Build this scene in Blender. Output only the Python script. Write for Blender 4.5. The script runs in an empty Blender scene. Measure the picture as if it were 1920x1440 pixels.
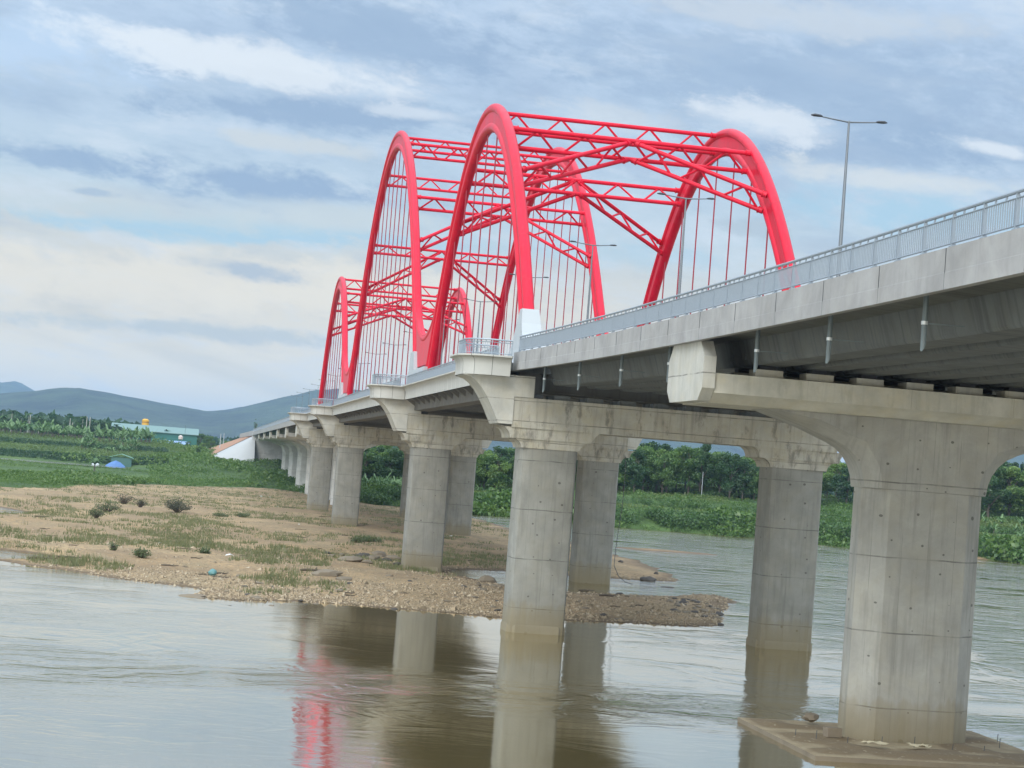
import bpy, math, random
import numpy as np
from mathutils import Vector, Matrix
R = math.radians
rng = np.random.default_rng(7)
random.seed(7)
sc = bpy.context.scene
COL = sc.collection
PI = math.pi

# ------------------------------------------------------------------ camera
F_, YAW, PIT, ROLL, CH = 3653.6 / 1920.0, .159536, .044353, .077105, 10.789
_f = np.array([math.sin(YAW) * math.cos(PIT), math.cos(YAW) * math.cos(PIT), math.sin(PIT)])
_r0 = np.array([math.cos(YAW), -math.sin(YAW), 0.])
_u0 = np.cross(_r0, _f)
_r = math.cos(ROLL) * _r0 + math.sin(ROLL) * _u0
_u = -math.sin(ROLL) * _r0 + math.cos(ROLL) * _u0
cd = bpy.data.cameras.new('camera')
cam = bpy.data.objects.new('camera', cd)
COL.objects.link(cam)
cd.sensor_width = 36
cd.lens = 36 * F_
cd.clip_start = 1
cd.clip_end = 30000
M = Matrix.Identity(4)
for i in range(3):
    M[i][0], M[i][1], M[i][2] = _r[i], _u[i], -_f[i]
M[2][3] = CH
cam.matrix_world = M
sc.camera = cam


def G(px, py, z=0.):
    """world point at height z on the sight line of a photograph pixel (survey of the photograph)"""
    v = _f + _r * (px - 960) / (F_ * 1920) - _u * (py - 720) / (F_ * 1920)
    v = v * (z - CH) / v[2]
    return np.array([v[0], v[1], z])


def GD(px, D):
    """ground plan position at distance D (along the bridge) under photograph column px at the horizon"""
    py = 809 + .0771 * px
    v = _f + _r * (px - 960) / (F_ * 1920) - _u * (py - 720) / (F_ * 1920)
    return v[0] / v[1] * D, D


def ZD(px, py, D):
    v = _f + _r * (px - 960) / (F_ * 1920) - _u * (py - 720) / (F_ * 1920)
    return CH + v[2] / v[1] * D


# ------------------------------------------------------------------ node helpers
class NT:
    def __init__(s, tree):
        s.t = tree
        s.t.nodes.clear()

    def n(s, typ, ins=None, **kw):
        nd = s.t.nodes.new(typ)
        for k, v in kw.items():
            setattr(nd, k, v)
        for k, v in (ins or {}).items():
            if isinstance(v, bpy.types.NodeSocket):
                s.t.links.new(v, nd.inputs[k])
            else:
                nd.inputs[k].default_value = v
        return nd

    def math(s, op, a, b=0., c=0., clamp=False):
        return s.n('ShaderNodeMath', {0: a, 1: b, 2: c}, operation=op, use_clamp=clamp).outputs[0]

    def mix(s, fac, a, b, mode='MIX'):
        nd = s.n('ShaderNodeMix', data_type='RGBA', blend_type=mode, clamp_factor=True)
        for k, v in ((0, fac), (6, a), (7, b)):
            if isinstance(v, bpy.types.NodeSocket):
                s.t.links.new(v, nd.inputs[k])
            else:
                nd.inputs[k].default_value = v if k == 0 else (tuple(v) + (1,))[:4]
        return nd.outputs[2]

    def ramp(s, fac, stops, interp='LINEAR'):
        nd = s.n('ShaderNodeValToRGB', {0: fac})
        cr = nd.color_ramp
        cr.interpolation = interp
        while len(cr.elements) < len(stops):
            cr.elements.new(.5)
        for e, (p, c) in zip(cr.elements, stops):
            e.position = p
            e.color = (c, c, c, 1) if isinstance(c, (int, float)) else (tuple(c) + (1,))[:4]
        return nd.outputs[0]

    def noise(s, vec, scale, detail=4, rough=.55, dist=0., dims='3D'):
        return s.n('ShaderNodeTexNoise', {'Vector': vec, 'Scale': scale, 'Detail': detail, 'Roughness': rough, 'Distortion': dist},
                   noise_dimensions=dims).outputs[0]

    def scale(s, vec, v, rot=(0, 0, 0), loc=(0, 0, 0)):
        return s.n('ShaderNodeMapping', {'Vector': vec, 'Scale': v, 'Rotation': rot, 'Location': loc}).outputs[0]


def new_mat(name):
    m = bpy.data.materials.new(name)
    m.use_nodes = True
    return m, NT(m.node_tree)


# ------------------------------------------------------------------ world, sun, exposure
SUN_EL, SUN_AZ = R(33), R(212)      # azimuth clockwise from +Y
w = bpy.data.worlds.new('World')
sc.world = w
w.use_nodes = True
t = NT(w.node_tree)
sky = t.n('ShaderNodeTexSky', sky_type='NISHITA', sun_disc=False, sun_elevation=SUN_EL, sun_rotation=SUN_AZ, dust_density=2.0)
d = t.n('ShaderNodeTexCoord').outputs['Generated']
sx = t.n('ShaderNodeSeparateXYZ', {0: d})
X, Y, Z = sx.outputs
el = t.math('ARCSINE', Z)                                     # elevation, radians
az = t.math('ARCTAN2', X, Y)
zz = t.math('ADD', t.math('MAXIMUM', Z, 0.), .10)
plane = t.n('ShaderNodeCombineXYZ', {0: t.math('DIVIDE', X, zz), 1: t.math('DIVIDE', Y, zz), 2: 0.}).outputs[0]
ang = t.n('ShaderNodeCombineXYZ', {0: az, 1: t.math('ADD', el, t.math('MULTIPLY', az, .13)), 2: 0.}).outputs[0]
n_big = t.noise(t.scale(ang, (5.0, 17, 1), loc=(3.1, 1.55, 0)), 1., 6, .56, .55)
n_str = t.noise(t.scale(ang, (13, 46, 1), rot=(0, 0, R(6)), loc=(.9, .4, 0)), 1., 9, .64, .2)
n_fine = t.noise(t.scale(plane, (1.1, .8, 1), loc=(2, 5, 0)), 2.6, 10, .64, .2)
EXPO = .65
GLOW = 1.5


def lin(r, g, b):
    """sky colour as the photograph shows it -> radiance before exposure"""
    return tuple((((c / 255 + .055) / 1.055) ** 2.4) / 2 ** EXPO / .66 for c in (r, g, b))


def sky_ang(px, py):
    v = _f + _r * (px - 960) / (F_ * 1920) - _u * (py - 720) / (F_ * 1920)
    v = v / np.linalg.norm(v)
    return math.atan2(v[0], v[1]), math.asin(v[2])


warp = t.math('ADD', el, t.math('MULTIPLY', t.math('SUBTRACT', n_str, .5), .030))
warp = t.math('ADD', warp, t.math('MULTIPLY', t.math('SUBTRACT', n_big, .5), .030))
q = .32
base = t.ramp(t.math('DIVIDE', warp, q, clamp=True), [
    (0.0, lin(248, 242, 224)), (.035 / q, lin(245, 240, 223)), (.075 / q, lin(232, 227, 213)), (.10 / q, lin(214, 218, 215)),
    (.125 / q, lin(196, 215, 228)), (.16 / q, lin(190, 211, 231)), (.20 / q, lin(186, 208, 232)), (.26 / q, lin(192, 213, 237)), (1., lin(186, 204, 226))])
blue = t.n('ShaderNodeMix', {}, data_type='RGBA', blend_type='MULTIPLY')
blue.inputs[0].default_value = 1.
t.t.links.new(sky.outputs[0], blue.inputs[6])
blue.inputs[7].default_value = (.062, .066, .074, 1)
base = t.mix(t.ramp(n_big, [(.56, 0.), (.74, .30)]), base, blue.outputs[2])
bright = t.ramp(t.math('ADD', t.math('MULTIPLY', n_str, .55), t.math('MULTIPLY', n_fine, .45)), [(.50, 0.), (.62, 1.)])
base = t.mix(t.math('MULTIPLY', bright, .60), base, lin(222, 233, 243))
dk = t.ramp(t.math('ADD', t.math('MULTIPLY', n_str, .5), t.math('MULTIPLY', n_fine, .5)), [(.38, 1.), (.49, 0.)])
base = t.mix(t.math('MULTIPLY', t.math('MULTIPLY', dk, t.math('MULTIPLY', el, 6., clamp=True)), .55), base, lin(158, 181, 210))
# cloud banks: direction of the centre, half length, half height (photograph pixels), tilt, colour, weight
e_n = t.math('ADD', t.math('MULTIPLY', t.math('SUBTRACT', t.noise(t.scale(ang, (34, 74, 1), rot=(0, 0, R(6))), 1., 10, .68, .15), .5), 3.1),
             t.math('MULTIPLY', t.math('SUBTRACT', t.noise(t.scale(ang, (9, 24, 1), loc=(4, 2, 0)), 1., 4, .6), .5), 1.6))
DK, LT, CY, CR = lin(154, 180, 210), lin(232, 241, 249), lin(170, 210, 233), lin(243, 237, 221)
for cx, cy, L_, H_, tilt, col_, wt in (
        (300, 520, 520, 60, 3, CR, .7), (750, 560, 400, 40, 3, CR, .6),
        (330, 425, 460, 26, 4, CY, .8), (1740, 400, 300, 52, 4, CY, .75), (1010, 470, 300, 30, 4, CY, .4),
        (700, 55, 300, 75, 14, DK, .75), (1500, 150, 520, 120, 7, DK, .62), (1640, 290, 300, 46, 5, DK, .75), (1180, 300, 200, 40, 5, DK, .5),
        (630, 213, 350, 34, 3, DK, .9), (100, 298, 190, 24, 8, DK, .85), (480, 342, 290, 40, 5, DK, .95), (60, 160, 120, 40, 5, DK, .2),
        (555, 152, 120, 16, 9, DK, .7), (170, 360, 48, 9, 6, DK, .55), (460, 508, 120, 19, 9, lin(176, 192, 208), .85), (330, 618, 360, 18, 4, lin(190, 202, 208), .75), (1430, 430, 90, 18, 8, lin(180, 195, 208), .6),
        (60, 80, 280, 60, 6, lin(192, 218, 246), .75), (430, 112, 330, 42, 9, LT, .85), (540, 268, 150, 20, 8, lin(210, 219, 224), .85), (780, 212, 110, 13, 7, LT, .6), (1440, 222, 130, 36, 12, LT, .8), (1130, 212, 140, 26, 9, lin(214, 224, 232), .6),
        (1690, 338, 220, 26, 6, lin(218, 227, 232), .9), (1870, 280, 80, 14, 12, LT, .8), (1480, 28, 300, 36, 5, lin(206, 218, 230), .8), (230, 398, 330, 22, 5, lin(203, 217, 222), .75), (640, 405, 220, 26, 4, lin(208, 220, 224), .8)):
    a0, e0 = sky_ang(cx, cy)
    a1, e1 = sky_ang(cx + 100 * math.cos(R(tilt)), cy + 100 * math.sin(R(tilt)))
    k_ = math.hypot(a1 - a0, e1 - e0) / 100
    mp = t.n('ShaderNodeMapping', {'Vector': t.n('ShaderNodeCombineXYZ', {0: az, 1: el, 2: 0.}).outputs[0], 'Location': (a0, e0, 0), 'Rotation': (0, 0, math.atan2(e1 - e0, a1 - a0)), 'Scale': (L_ * k_, H_ * k_, 1)}, vector_type='TEXTURE').outputs[0]
    dd = t.math('ADD', t.n('ShaderNodeVectorMath', {0: mp}, operation='LENGTH').outputs['Value'], e_n)
    mk = t.n('ShaderNodeMapRange', {'Value': dd, 'From Min': 1.30, 'From Max': .35, 'To Min': 0., 'To Max': wt}, interpolation_type='SMOOTHSTEP').outputs[0]
    base = t.mix(mk, base, col_)
# sky gain added round the sun, unseen behind the camera, to fill shaded piers
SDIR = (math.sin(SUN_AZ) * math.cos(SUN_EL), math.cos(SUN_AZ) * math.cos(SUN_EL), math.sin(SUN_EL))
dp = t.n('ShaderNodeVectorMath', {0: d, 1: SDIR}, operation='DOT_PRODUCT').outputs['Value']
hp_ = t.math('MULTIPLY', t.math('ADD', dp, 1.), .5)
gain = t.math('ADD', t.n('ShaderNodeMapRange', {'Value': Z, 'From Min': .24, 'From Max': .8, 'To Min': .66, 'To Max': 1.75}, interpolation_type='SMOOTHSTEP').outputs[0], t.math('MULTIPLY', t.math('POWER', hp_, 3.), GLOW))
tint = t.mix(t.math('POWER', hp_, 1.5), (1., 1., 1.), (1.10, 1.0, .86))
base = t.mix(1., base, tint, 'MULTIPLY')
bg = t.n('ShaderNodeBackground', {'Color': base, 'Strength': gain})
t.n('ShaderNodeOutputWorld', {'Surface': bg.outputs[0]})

sl = bpy.data.lights.new('sun', 'SUN')
sl.energy = .9
sl.angle = R(24)
sl.color = (1, .96, .90)
so = bpy.data.objects.new('sun', sl)
COL.objects.link(so)
sd_ = Vector((math.sin(SUN_AZ) * math.cos(SUN_EL), math.cos(SUN_AZ) * math.cos(SUN_EL), math.sin(SUN_EL)))
so.rotation_euler = sd_.to_track_quat('Z', 'Y').to_euler()
so.location = sd_ * 300

sc.view_settings.view_transform = 'Standard'
sc.view_settings.look = 'None'
sc.view_settings.exposure = EXPO
sc.view_settings.gamma = 1.
sc.cycles.use_denoising = True
sc.cycles.max_bounces = 6
sc.cycles.diffuse_bounces = 4
sc.cycles.glossy_bounces = 3
sc.cycles.volume_bounces = 1
sc.cycles.transparent_max_bounces = 6


# ------------------------------------------------------------------ mesh helpers
class MB:
    def __init__(s):
        s.v = []
        s.f = []
        s.uv = []      # per-loop
        s.has_uv = False

    def add(s, vs, fs, uvs=None):
        o = len(s.v)
        s.v += [tuple(map(float, p)) for p in vs]
        for i, f in enumerate(fs):
            s.f.append(tuple(o + k for k in f))
            if uvs:
                s.uv += uvs[i]
                s.has_uv = True
            else:
                s.uv += [(0, 0)] * len(f)
        return s

    def box(s, x0, x1, y0, y1, z0, z1):
        return s.add([(x0, y0, z0), (x1, y0, z0), (x1, y1, z0), (x0, y1, z0), (x0, y0, z1), (x1, y0, z1), (x1, y1, z1), (x0, y1, z1)],
                     [(0, 3, 2, 1), (4, 5, 6, 7), (0, 1, 5, 4), (1, 2, 6, 5), (2, 3, 7, 6), (3, 0, 4, 7)])

    def loft(s, rings, cap=True, closed=True):
        """rings: list of equally long point lists"""
        n = len(rings[0])
        vs = [p for r_ in rings for p in r_]
        fs = []
        for i in range(len(rings) - 1):
            for j in range(n if closed else n - 1):
                k = (j + 1) % n
                fs.append((i * n + j, i * n + k, (i + 1) * n + k, (i + 1) * n + j))
        if cap and closed:
            fs.append(tuple(range(n - 1, -1, -1)))
            fs.append(tuple((len(rings) - 1) * n + j for j in range(n)))
        return s.add(vs, fs)

    def prism(s, poly, axis, a0, a1):
        """extrude a 2-D polygon: axis 'y' -> poly is (x,z); axis 'x' -> (y,z); axis 'z' -> (x,y)"""
        put = {'y': lambda p, a: (p[0], a, p[1]), 'x': lambda p, a: (a, p[0], p[1]), 'z': lambda p, a: (p[0], p[1], a)}[axis]
        return s.loft([[put(p, a0) for p in poly], [put(p, a1) for p in poly]])

    def tube(s, path, r, n=8, cap=True):
        path = [Vector(p) for p in path]
        rr = r if isinstance(r, (list, tuple)) else [r] * len(path)
        rings = []
        ref = None
        for i, p in enumerate(path):
            tdir = (path[min(i + 1, len(path) - 1)] - path[max(i - 1, 0)]).normalized()
            if ref is None:
                ref = Vector((0, 0, 1)) if abs(tdir.z) < .9 else Vector((1, 0, 0))
            a = tdir.cross(ref).normalized()
            b = a.cross(tdir)
            ref = b
            rings.append([p + (a * math.cos(2 * PI * k / n) + b * math.sin(2 * PI * k / n)) * rr[i] for k in range(n)])
        return s.loft(rings, cap)

    def build(s, name, mat, parent=None, smooth=None, loc=None):
        me = bpy.data.meshes.new(name)
        me.from_pydata(s.v, [], s.f)
        if s.has_uv:
            ul = me.uv_layers.new(name='UVMap')
            ul.data.foreach_set('uv', np.array(s.uv, dtype=np.float32).ravel())
        me.update()
        if mat:
            me.materials.append(mat)
        if smooth is not None:
            me.shade_smooth()
            me.set_sharp_from_angle(angle=R(smooth))
        o = bpy.data.objects.new(name, me)
        COL.objects.link(o)
        if loc is not None:
            o.location = loc
        if parent:
            o.parent = parent
        return o


def quads_mesh(name, verts, nper, mat, parent=None):
    """verts: (N*nper,3) array; every nper verts make one face"""
    n = len(verts) // nper
    me = bpy.data.meshes.new(name)
    me.vertices.add(len(verts))
    me.vertices.foreach_set('co', np.asarray(verts, dtype=np.float32).ravel())
    me.loops.add(n * nper)
    me.loops.foreach_set('vertex_index', np.arange(n * nper, dtype=np.int32))
    me.polygons.add(n)
    me.polygons.foreach_set('loop_start', np.arange(0, n * nper, nper, dtype=np.int32))
    me.polygons.foreach_set('loop_total', np.full(n, nper, dtype=np.int32))
    me.update(calc_edges=True)
    me.validate()
    me.materials.append(mat)
    o = bpy.data.objects.new(name, me)
    COL.objects.link(o)
    if parent:
        o.parent = parent
    return o


def tag(o, label=None, cat=None, group=None, kind=None):
    if label:
        o['label'] = label
    if cat:
        o['category'] = cat
    if group:
        o['group'] = group
    if kind:
        o['kind'] = kind
    return o


def thing(name, label, cat, group=None, loc=(0, 0, 0)):
    o = bpy.data.objects.new(name, None)
    COL.objects.link(o)
    o.location = loc
    return tag(o, label, cat, group)


def copy_tree(o, parent=None):
    c = o.copy()
    COL.objects.link(c)
    c.parent = parent
    for ch in list(o.children):
        copy_tree(ch, c)
    return c


# ------------------------------------------------------------------ materials
def principled(t, color, rough=.6, bump=None, bstr=.3, bdist=.02, **kw):
    ins = {'Base Color': color if isinstance(color, bpy.types.NodeSocket) else tuple(color) + (1,), 'Roughness': rough}
    ins.update(kw)
    if bump is not None:
        ins['Normal'] = t.n('ShaderNodeBump', {'Height': bump, 'Strength': bstr, 'Distance': bdist}).outputs[0]
    p = t.n('ShaderNodeBsdfPrincipled', ins)
    t.n('ShaderNodeOutputMaterial', {'Surface': p.outputs[0]})
    return p


def plain(name, col, rough=.5, var=.12, metal=0., nscale=3.):
    m, t = new_mat(name)
    pos = t.n('ShaderNodeNewGeometry').outputs['Position']
    n = t.noise(pos, nscale, 5, .6)
    c = t.mix(n, [x * (1 - var) for x in col], [min(1, x * (1 + var)) for x in col])
    principled(t, c, t.math('ADD', rough - .08, t.math('MULTIPLY', n, .16)), Metallic=metal)
    return m


def concrete(name, col=(.285, .28, .252), streak=.35, lift=2.45, holes=True, tide=True, seam=1.22, mould=.0, warm=.25):
    """cast concrete: blotches, run-off streaks, formwork seams, pour joints, tie holes and the river's tide stain"""
    m, t = new_mat(name)
    geo = t.n('ShaderNodeNewGeometry')
    pos = geo.outputs['Position']
    sp = t.n('ShaderNodeSeparateXYZ', {0: pos})
    sn = t.n('ShaderNodeSeparateXYZ', {0: geo.outputs['True Normal']})
    ay = t.math('GREATER_THAN', t.math('ABSOLUTE', sn.outputs[1]), .6)
    h = t.math('ADD', t.math('MULTIPLY', sp.outputs[0], ay), t.math('MULTIPLY', sp.outputs[1], t.math('SUBTRACT', 1., ay)))
    z = sp.outputs[2]
    blot = t.noise(pos, .55, 6, .62, .3)
    fine = t.noise(pos, 7., 5, .6)
    strv = t.n('ShaderNodeCombineXYZ', {0: t.math('MULTIPLY', h, 2.6), 1: t.math('MULTIPLY', z, .16), 2: t.math('MULTIPLY', ay, 7.)}).outputs[0]
    st = t.noise(strv, 1., 6, .65)
    c = t.mix(t.ramp(blot, [(.3, 0.), (.7, 1.)]), [x * .80 for x in col], [min(1, x * 1.16) for x in col])
    c = t.mix(t.math('MULTIPLY', t.ramp(t.noise(pos, .9, 4, .6), [(.45, 0.), (.65, 1.)]), warm), c, (col[0] * 1.0, col[1] * .92, col[2] * .74))
    c = t.mix(t.math('MULTIPLY', t.math('SUBTRACT', fine, .5), .5), c, [x * .6 for x in col])
    c = t.mix(t.math('MULTIPLY', t.ramp(st, [(.50, 0.), (.66, 1.)]), streak), c, [x * .52 for x in col])
    if mould:
        mv = t.n('ShaderNodeCombineXYZ', {0: t.math('MULTIPLY', h, 1.1), 1: t.math('MULTIPLY', z, .35), 2: t.math('MULTIPLY', ay, 3.)}).outputs[0]
        mo = t.ramp(t.noise(mv, 1., 7, .72), [(.54, 0.), (.63, 1.)])
        c = t.mix(t.math('MULTIPLY', mo, mould), c, (.055, .053, .045))
    # seams
    def line(v, per, wd, off=0.):
        fr = t.math('FRACT', t.math('ADD', t.math('DIVIDE', v, per), off + 50.))
        return t.math('LESS_THAN', t.math('ABSOLUTE', t.math('SUBTRACT', fr, .5)), wd / per)
    zw = t.math('ADD', z, t.math('MULTIPLY', t.math('SUBTRACT', t.noise(pos, .6, 3), .5), .10))
    vert = t.math('SUBTRACT', 1., t.math('GREATER_THAN', t.math('ABSOLUTE', sn.outputs[2]), .7))
    if lift:
        l1 = t.math('MULTIPLY', line(zw, lift * 1.35, .030), t.ramp(t.noise(pos, .8, 3), [(.35, .15), (.6, 1.)]))
        c = t.mix(t.math('MULTIPLY', t.math('MULTIPLY', l1, vert), .92), c, [x * .38 for x in col])
    if seam:
        l2 = t.math('MULTIPLY', line(h, seam, .012), t.ramp(t.noise(pos, .5, 3), [(.4, 0.), (.6, 1.)]))
        c = t.mix(t.math('MULTIPLY', t.math('MULTIPLY', l2, vert), .62), c, [x * .5 for x in col])
    if holes:
        hv = t.n('ShaderNodeCombineXYZ', {0: t.math('ADD', t.math('DIVIDE', h, 1.45), .28), 1: t.math('DIVIDE', z, 1.22), 2: ay}).outputs[0]
        vo = t.n('ShaderNodeTexVoronoi', {'Vector': hv, 'Scale': 1., 'Randomness': .42}, voronoi_dimensions='2D')
        ho = t.math('LESS_THAN', vo.outputs['Distance'], t.math('MULTIPLY', t.math('SUBTRACT', t.noise(pos, .7, 2), .36), .21))
        c = t.mix(t.math('MULTIPLY', t.math('MULTIPLY', ho, vert), .72), c, (.06, .055, .045))
    if tide:
        tz = t.math('ADD', z, t.math('MULTIPLY', t.math('SUBTRACT', t.noise(strv, .6, 5, .65), .5), 2.0))
        td = t.ramp(t.math('DIVIDE', tz, 4., clamp=True), [(.0, 1.), (.14, .9), (.30, .75), (.46, .45), (.52, .10), (.8, 0.)])
        c = t.mix(t.math('MULTIPLY', td, .80), c, (.20, .16, .085))
    bump = t.math('ADD', t.math('MULTIPLY', fine, .5), t.math('MULTIPLY', t.noise(pos, 28., 4, .6), .5))
    principled(t, c, .86, bump, .25, .02)
    return m


C_COL = concrete('concrete_column', (.245, .242, .215), streak=.42)
C_STEM = concrete('concrete_stem', (.315, .308, .275), streak=.42)
C_CAP = concrete('concrete_cap', (.40, .38, .32), streak=.5, lift=1.0, holes=False, tide=False, mould=.5, seam=1.6, warm=.5)
C_CAP2 = concrete('concrete_cap_clean', (.47, .45, .38), streak=.3, lift=.8, holes=False, tide=False, mould=.15, seam=4.7, warm=.5)
C_PAR = concrete('concrete_parapet', (.31, .305, .298), streak=.16, lift=0, holes=False, tide=False, seam=0, warm=.1)
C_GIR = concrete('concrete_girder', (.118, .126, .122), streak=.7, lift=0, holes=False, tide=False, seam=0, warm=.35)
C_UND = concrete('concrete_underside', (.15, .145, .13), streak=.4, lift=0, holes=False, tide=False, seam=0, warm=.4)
C_BR = concrete('concrete_bracket', (.44, .43, .385), streak=.25, lift=1.1, holes=False, tide=False, seam=0, warm=.3)
C_WHITE = plain('white_paint_concrete', (.38, .405, .42), .6, .06, nscale=.8)
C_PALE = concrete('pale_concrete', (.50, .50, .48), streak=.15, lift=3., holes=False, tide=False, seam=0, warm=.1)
STEEL = plain('galvanised_steel', (.30, .345, .39), .42, .10, .45, 5.)
STEEL_D = plain('lamp_steel', (.17, .19, .21), .4, .08, .5, 5.)
LAMPH = plain('lamp_head_grey', (.03, .033, .037), .5, .1)
PVC = plain('pvc_pipe_grey', (.13, .16, .165), .45, .1)
CLAMP = plain('clamp_zinc', (.62, .64, .64), .4, .05, .4)
DARK = plain('bearing_rubber', (.02, .02, .022), .8, .2)
DARKM = plain('dark_metal', (.05, .055, .06), .5, .2)
ASPH = plain('asphalt', (.05, .05, .052), .9, .2, nscale=20)

def red_paint():
    m, t = new_mat('red_paint')
    pos = t.n('ShaderNodeNewGeometry').outputs['Position']
    n = t.noise(pos, .55, 6, .62)
    c = t.mix(t.ramp(n, [(.3, 0.), (.7, 1.)]), (.50, .005, .024), (.67, .010, .038))
    dirt = t.ramp(t.noise(t.scale(pos, (1.5, 1.5, .4)), 1.4, 5, .65), [(.56, 0.), (.72, .35)])
    c = t.mix(dirt, c, (.40, .04, .055))
    principled(t, c, t.math('ADD', .27, t.math('MULTIPLY', n, .2)), t.noise(pos, 2.5, 3), .05, .02, **{'Specular IOR Level': .22})
    return m
RED = red_paint()
RED_D = plain('red_hanger_sleeve', (.26, .010, .028), .45, .1)

def cladding():
    m, t = new_mat('stone_cladding')
    uv = t.n('ShaderNodeUVMap').outputs[0]
    pos = t.n('ShaderNodeNewGeometry').outputs['Position']
    s = t.n('ShaderNodeSeparateXYZ', {0: uv})
    def line(v, per, wd):
        fr = t.math('FRACT', t.math('ADD', t.math('DIVIDE', v, per), 20.))
        return t.math('LESS_THAN', fr, wd / per)
    cell = t.n('ShaderNodeTexWhiteNoise', {'W': t.math('FLOOR', t.math('DIVIDE', s.outputs[0], 1.25))}, noise_dimensions='1D').outputs[0]
    n = t.noise(pos, 1.3, 5, .6)
    c = t.mix(t.math('ADD', t.math('MULTIPLY', n, .6), t.math('MULTIPLY', cell, .4)), (.37, .365, .335), (.47, .465, .43))
    c = t.mix(t.math('MULTIPLY', line(s.outputs[0], 1.25, .035), .9), c, (.06, .06, .055))
    principled(t, c, .75, t.noise(pos, 14, 4), .15, .01)
    return m
CLAD = cladding()

# foliage -----------------------------------------------------------
def leaf_mat(name, c1, c2, c3=None, scale=.35, trans=.35):
    m, t = new_mat(name)
    geo = t.n('ShaderNodeNewGeometry')
    pos = geo.outputs['Position']
    rnd = t.n('ShaderNodeObjectInfo').outputs['Random']
    n = t.noise(pos, scale, 4, .6)
    isl = geo.outputs['Random Per Island']
    f = t.math('ADD', t.math('MULTIPLY', n, .55), t.math('ADD', t.math('MULTIPLY', isl, .30), t.math('MULTIPLY', rnd, .42)))
    c = t.ramp(f, [(.28, c1), (.62, c2), (.98, c3 or c2)])
    di = t.n('ShaderNodeBsdfDiffuse', {'Color': c})
    tr = t.n('ShaderNodeBsdfTranslucent', {'Color': c})
    gl = t.n('ShaderNodeBsdfGlossy', {'Color': (1, 1, 1, 1), 'Roughness': .45})
    a = t.n('ShaderNodeMixShader', {0: trans, 1: di.outputs[0], 2: tr.outputs[0]})
    b = t.n('ShaderNodeMixShader', {0: .035, 1: a.outputs[0], 2: gl.outputs[0]})
    t.n('ShaderNodeOutputMaterial', {'Surface': b.outputs[0]})
    return m
L_TREE = leaf_mat('tree_leaves', (.026, .066, .018), (.075, .155, .034), (.19, .29, .065), .5)
L_DARK = leaf_mat('dark_tree_leaves', (.013, .040, .017), (.036, .092, .030), (.08, .15, .042), .5)
L_BANK = leaf_mat('bank_scrub_leaves', (.022, .058, .012), (.068, .142, .024), (.15, .23, .045), .12)
L_CROP = leaf_mat('crop_leaves', (.045, .095, .018), (.085, .145, .030), (.15, .20, .05), .1)
L_GRASS = leaf_mat('dry_grass_blades', (.10, .125, .045), (.18, .19, .08), (.30, .28, .15), .3)
L_BAN = leaf_mat('banana_leaves', (.05, .11, .035), (.11, .20, .065), (.21, .31, .13), .4)
L_BUSH = leaf_mat('grey_bush_leaves', (.05, .055, .035), (.095, .105, .06), (.16, .16, .10), 1.2)
L_BUSHG = leaf_mat('green_bush_leaves', (.045, .07, .025), (.09, .13, .05), (.15, .18, .08), 1.2)
BARK = plain('bark', (.10, .085, .065), .9, .3)
BARK_P = plain('pale_bark', (.34, .33, .30), .9, .2)
WOOD = plain('driftwood', (.10, .078, .055), .9, .35)

# ground, water -----------------------------------------------------
def ground_mat():
    m, t = new_mat('river_bank_ground')
    geo = t.n('ShaderNodeNewGeometry')
    pos = geo.outputs['Position']
    z = t.n('ShaderNodeSeparateXYZ', {0: pos}).outputs[2]
    veg = t.n('ShaderNodeAttribute', attribute_name='veg').outputs['Fac']
    n1 = t.noise(pos, .05, 5, .6)
    n2 = t.noise(t.scale(pos, (.28, .10, .3)), 1., 6, .65)
    n3 = t.noise(pos, 2.2, 6, .7)
    c = t.mix(t.ramp(n1, [(.35, 0.), (.65, 1.)]), (.36, .235, .112), (.49, .34, .178))
    c = t.mix(t.ramp(n2, [(.45, 0.), (.62, .8)]), c, (.30, .225, .12))
    c = t.mix(t.ramp(n3, [(.42, .75), (.58, 0.)]), c, (.19, .14, .08))
    c = t.mix(t.ramp(t.noise(pos, 5.5, 3, .6), [(.60, 0.), (.72, .7)]), c, (.56, .45, .30))
    damp = t.math('MULTIPLY', t.ramp(t.noise(t.scale(pos, (.11, .05, .1), loc=(3, 1, 0)), 1., 6, .65), [(.46, 0.), (.58, 1.)]), .6)
    c = t.mix(damp, c, (.225, .155, .085))
    zz = t.math('ADD', z, t.math('MULTIPLY', t.math('SUBTRACT', n3, .5), .16))
    wet = t.ramp(t.math('ADD', t.math('MULTIPLY', zz, 1.8), .5, clamp=True), [(.48, 1.), (.62, .75), (.78, 0.)])
    c = t.mix(wet, c, (.115, .078, .045))
    g = t.ramp(t.noise(t.scale(pos, (.06, .03, .06)), 1., 6, .6), [(.35, (.035, .075, .015)), (.55, (.070, .125, .022)), (.72, (.105, .165, .034))])
    g = t.mix(t.ramp(t.noise(pos, .5, 5, .65), [(.3, .6), (.6, 0.)]), g, (.025, .05, .014))
    vf = t.math('ADD', veg, t.math('MULTIPLY', t.math('SUBTRACT', t.noise(pos, .25, 5, .65), .5), .9))
    c = t.mix(t.ramp(vf, [(.42, 0.), (.58, 1.)]), c, g)
    principled(t, c, .95, t.math('ADD', n3, t.noise(pos, 6, 4, .6)), .9, .18)
    return m

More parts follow.
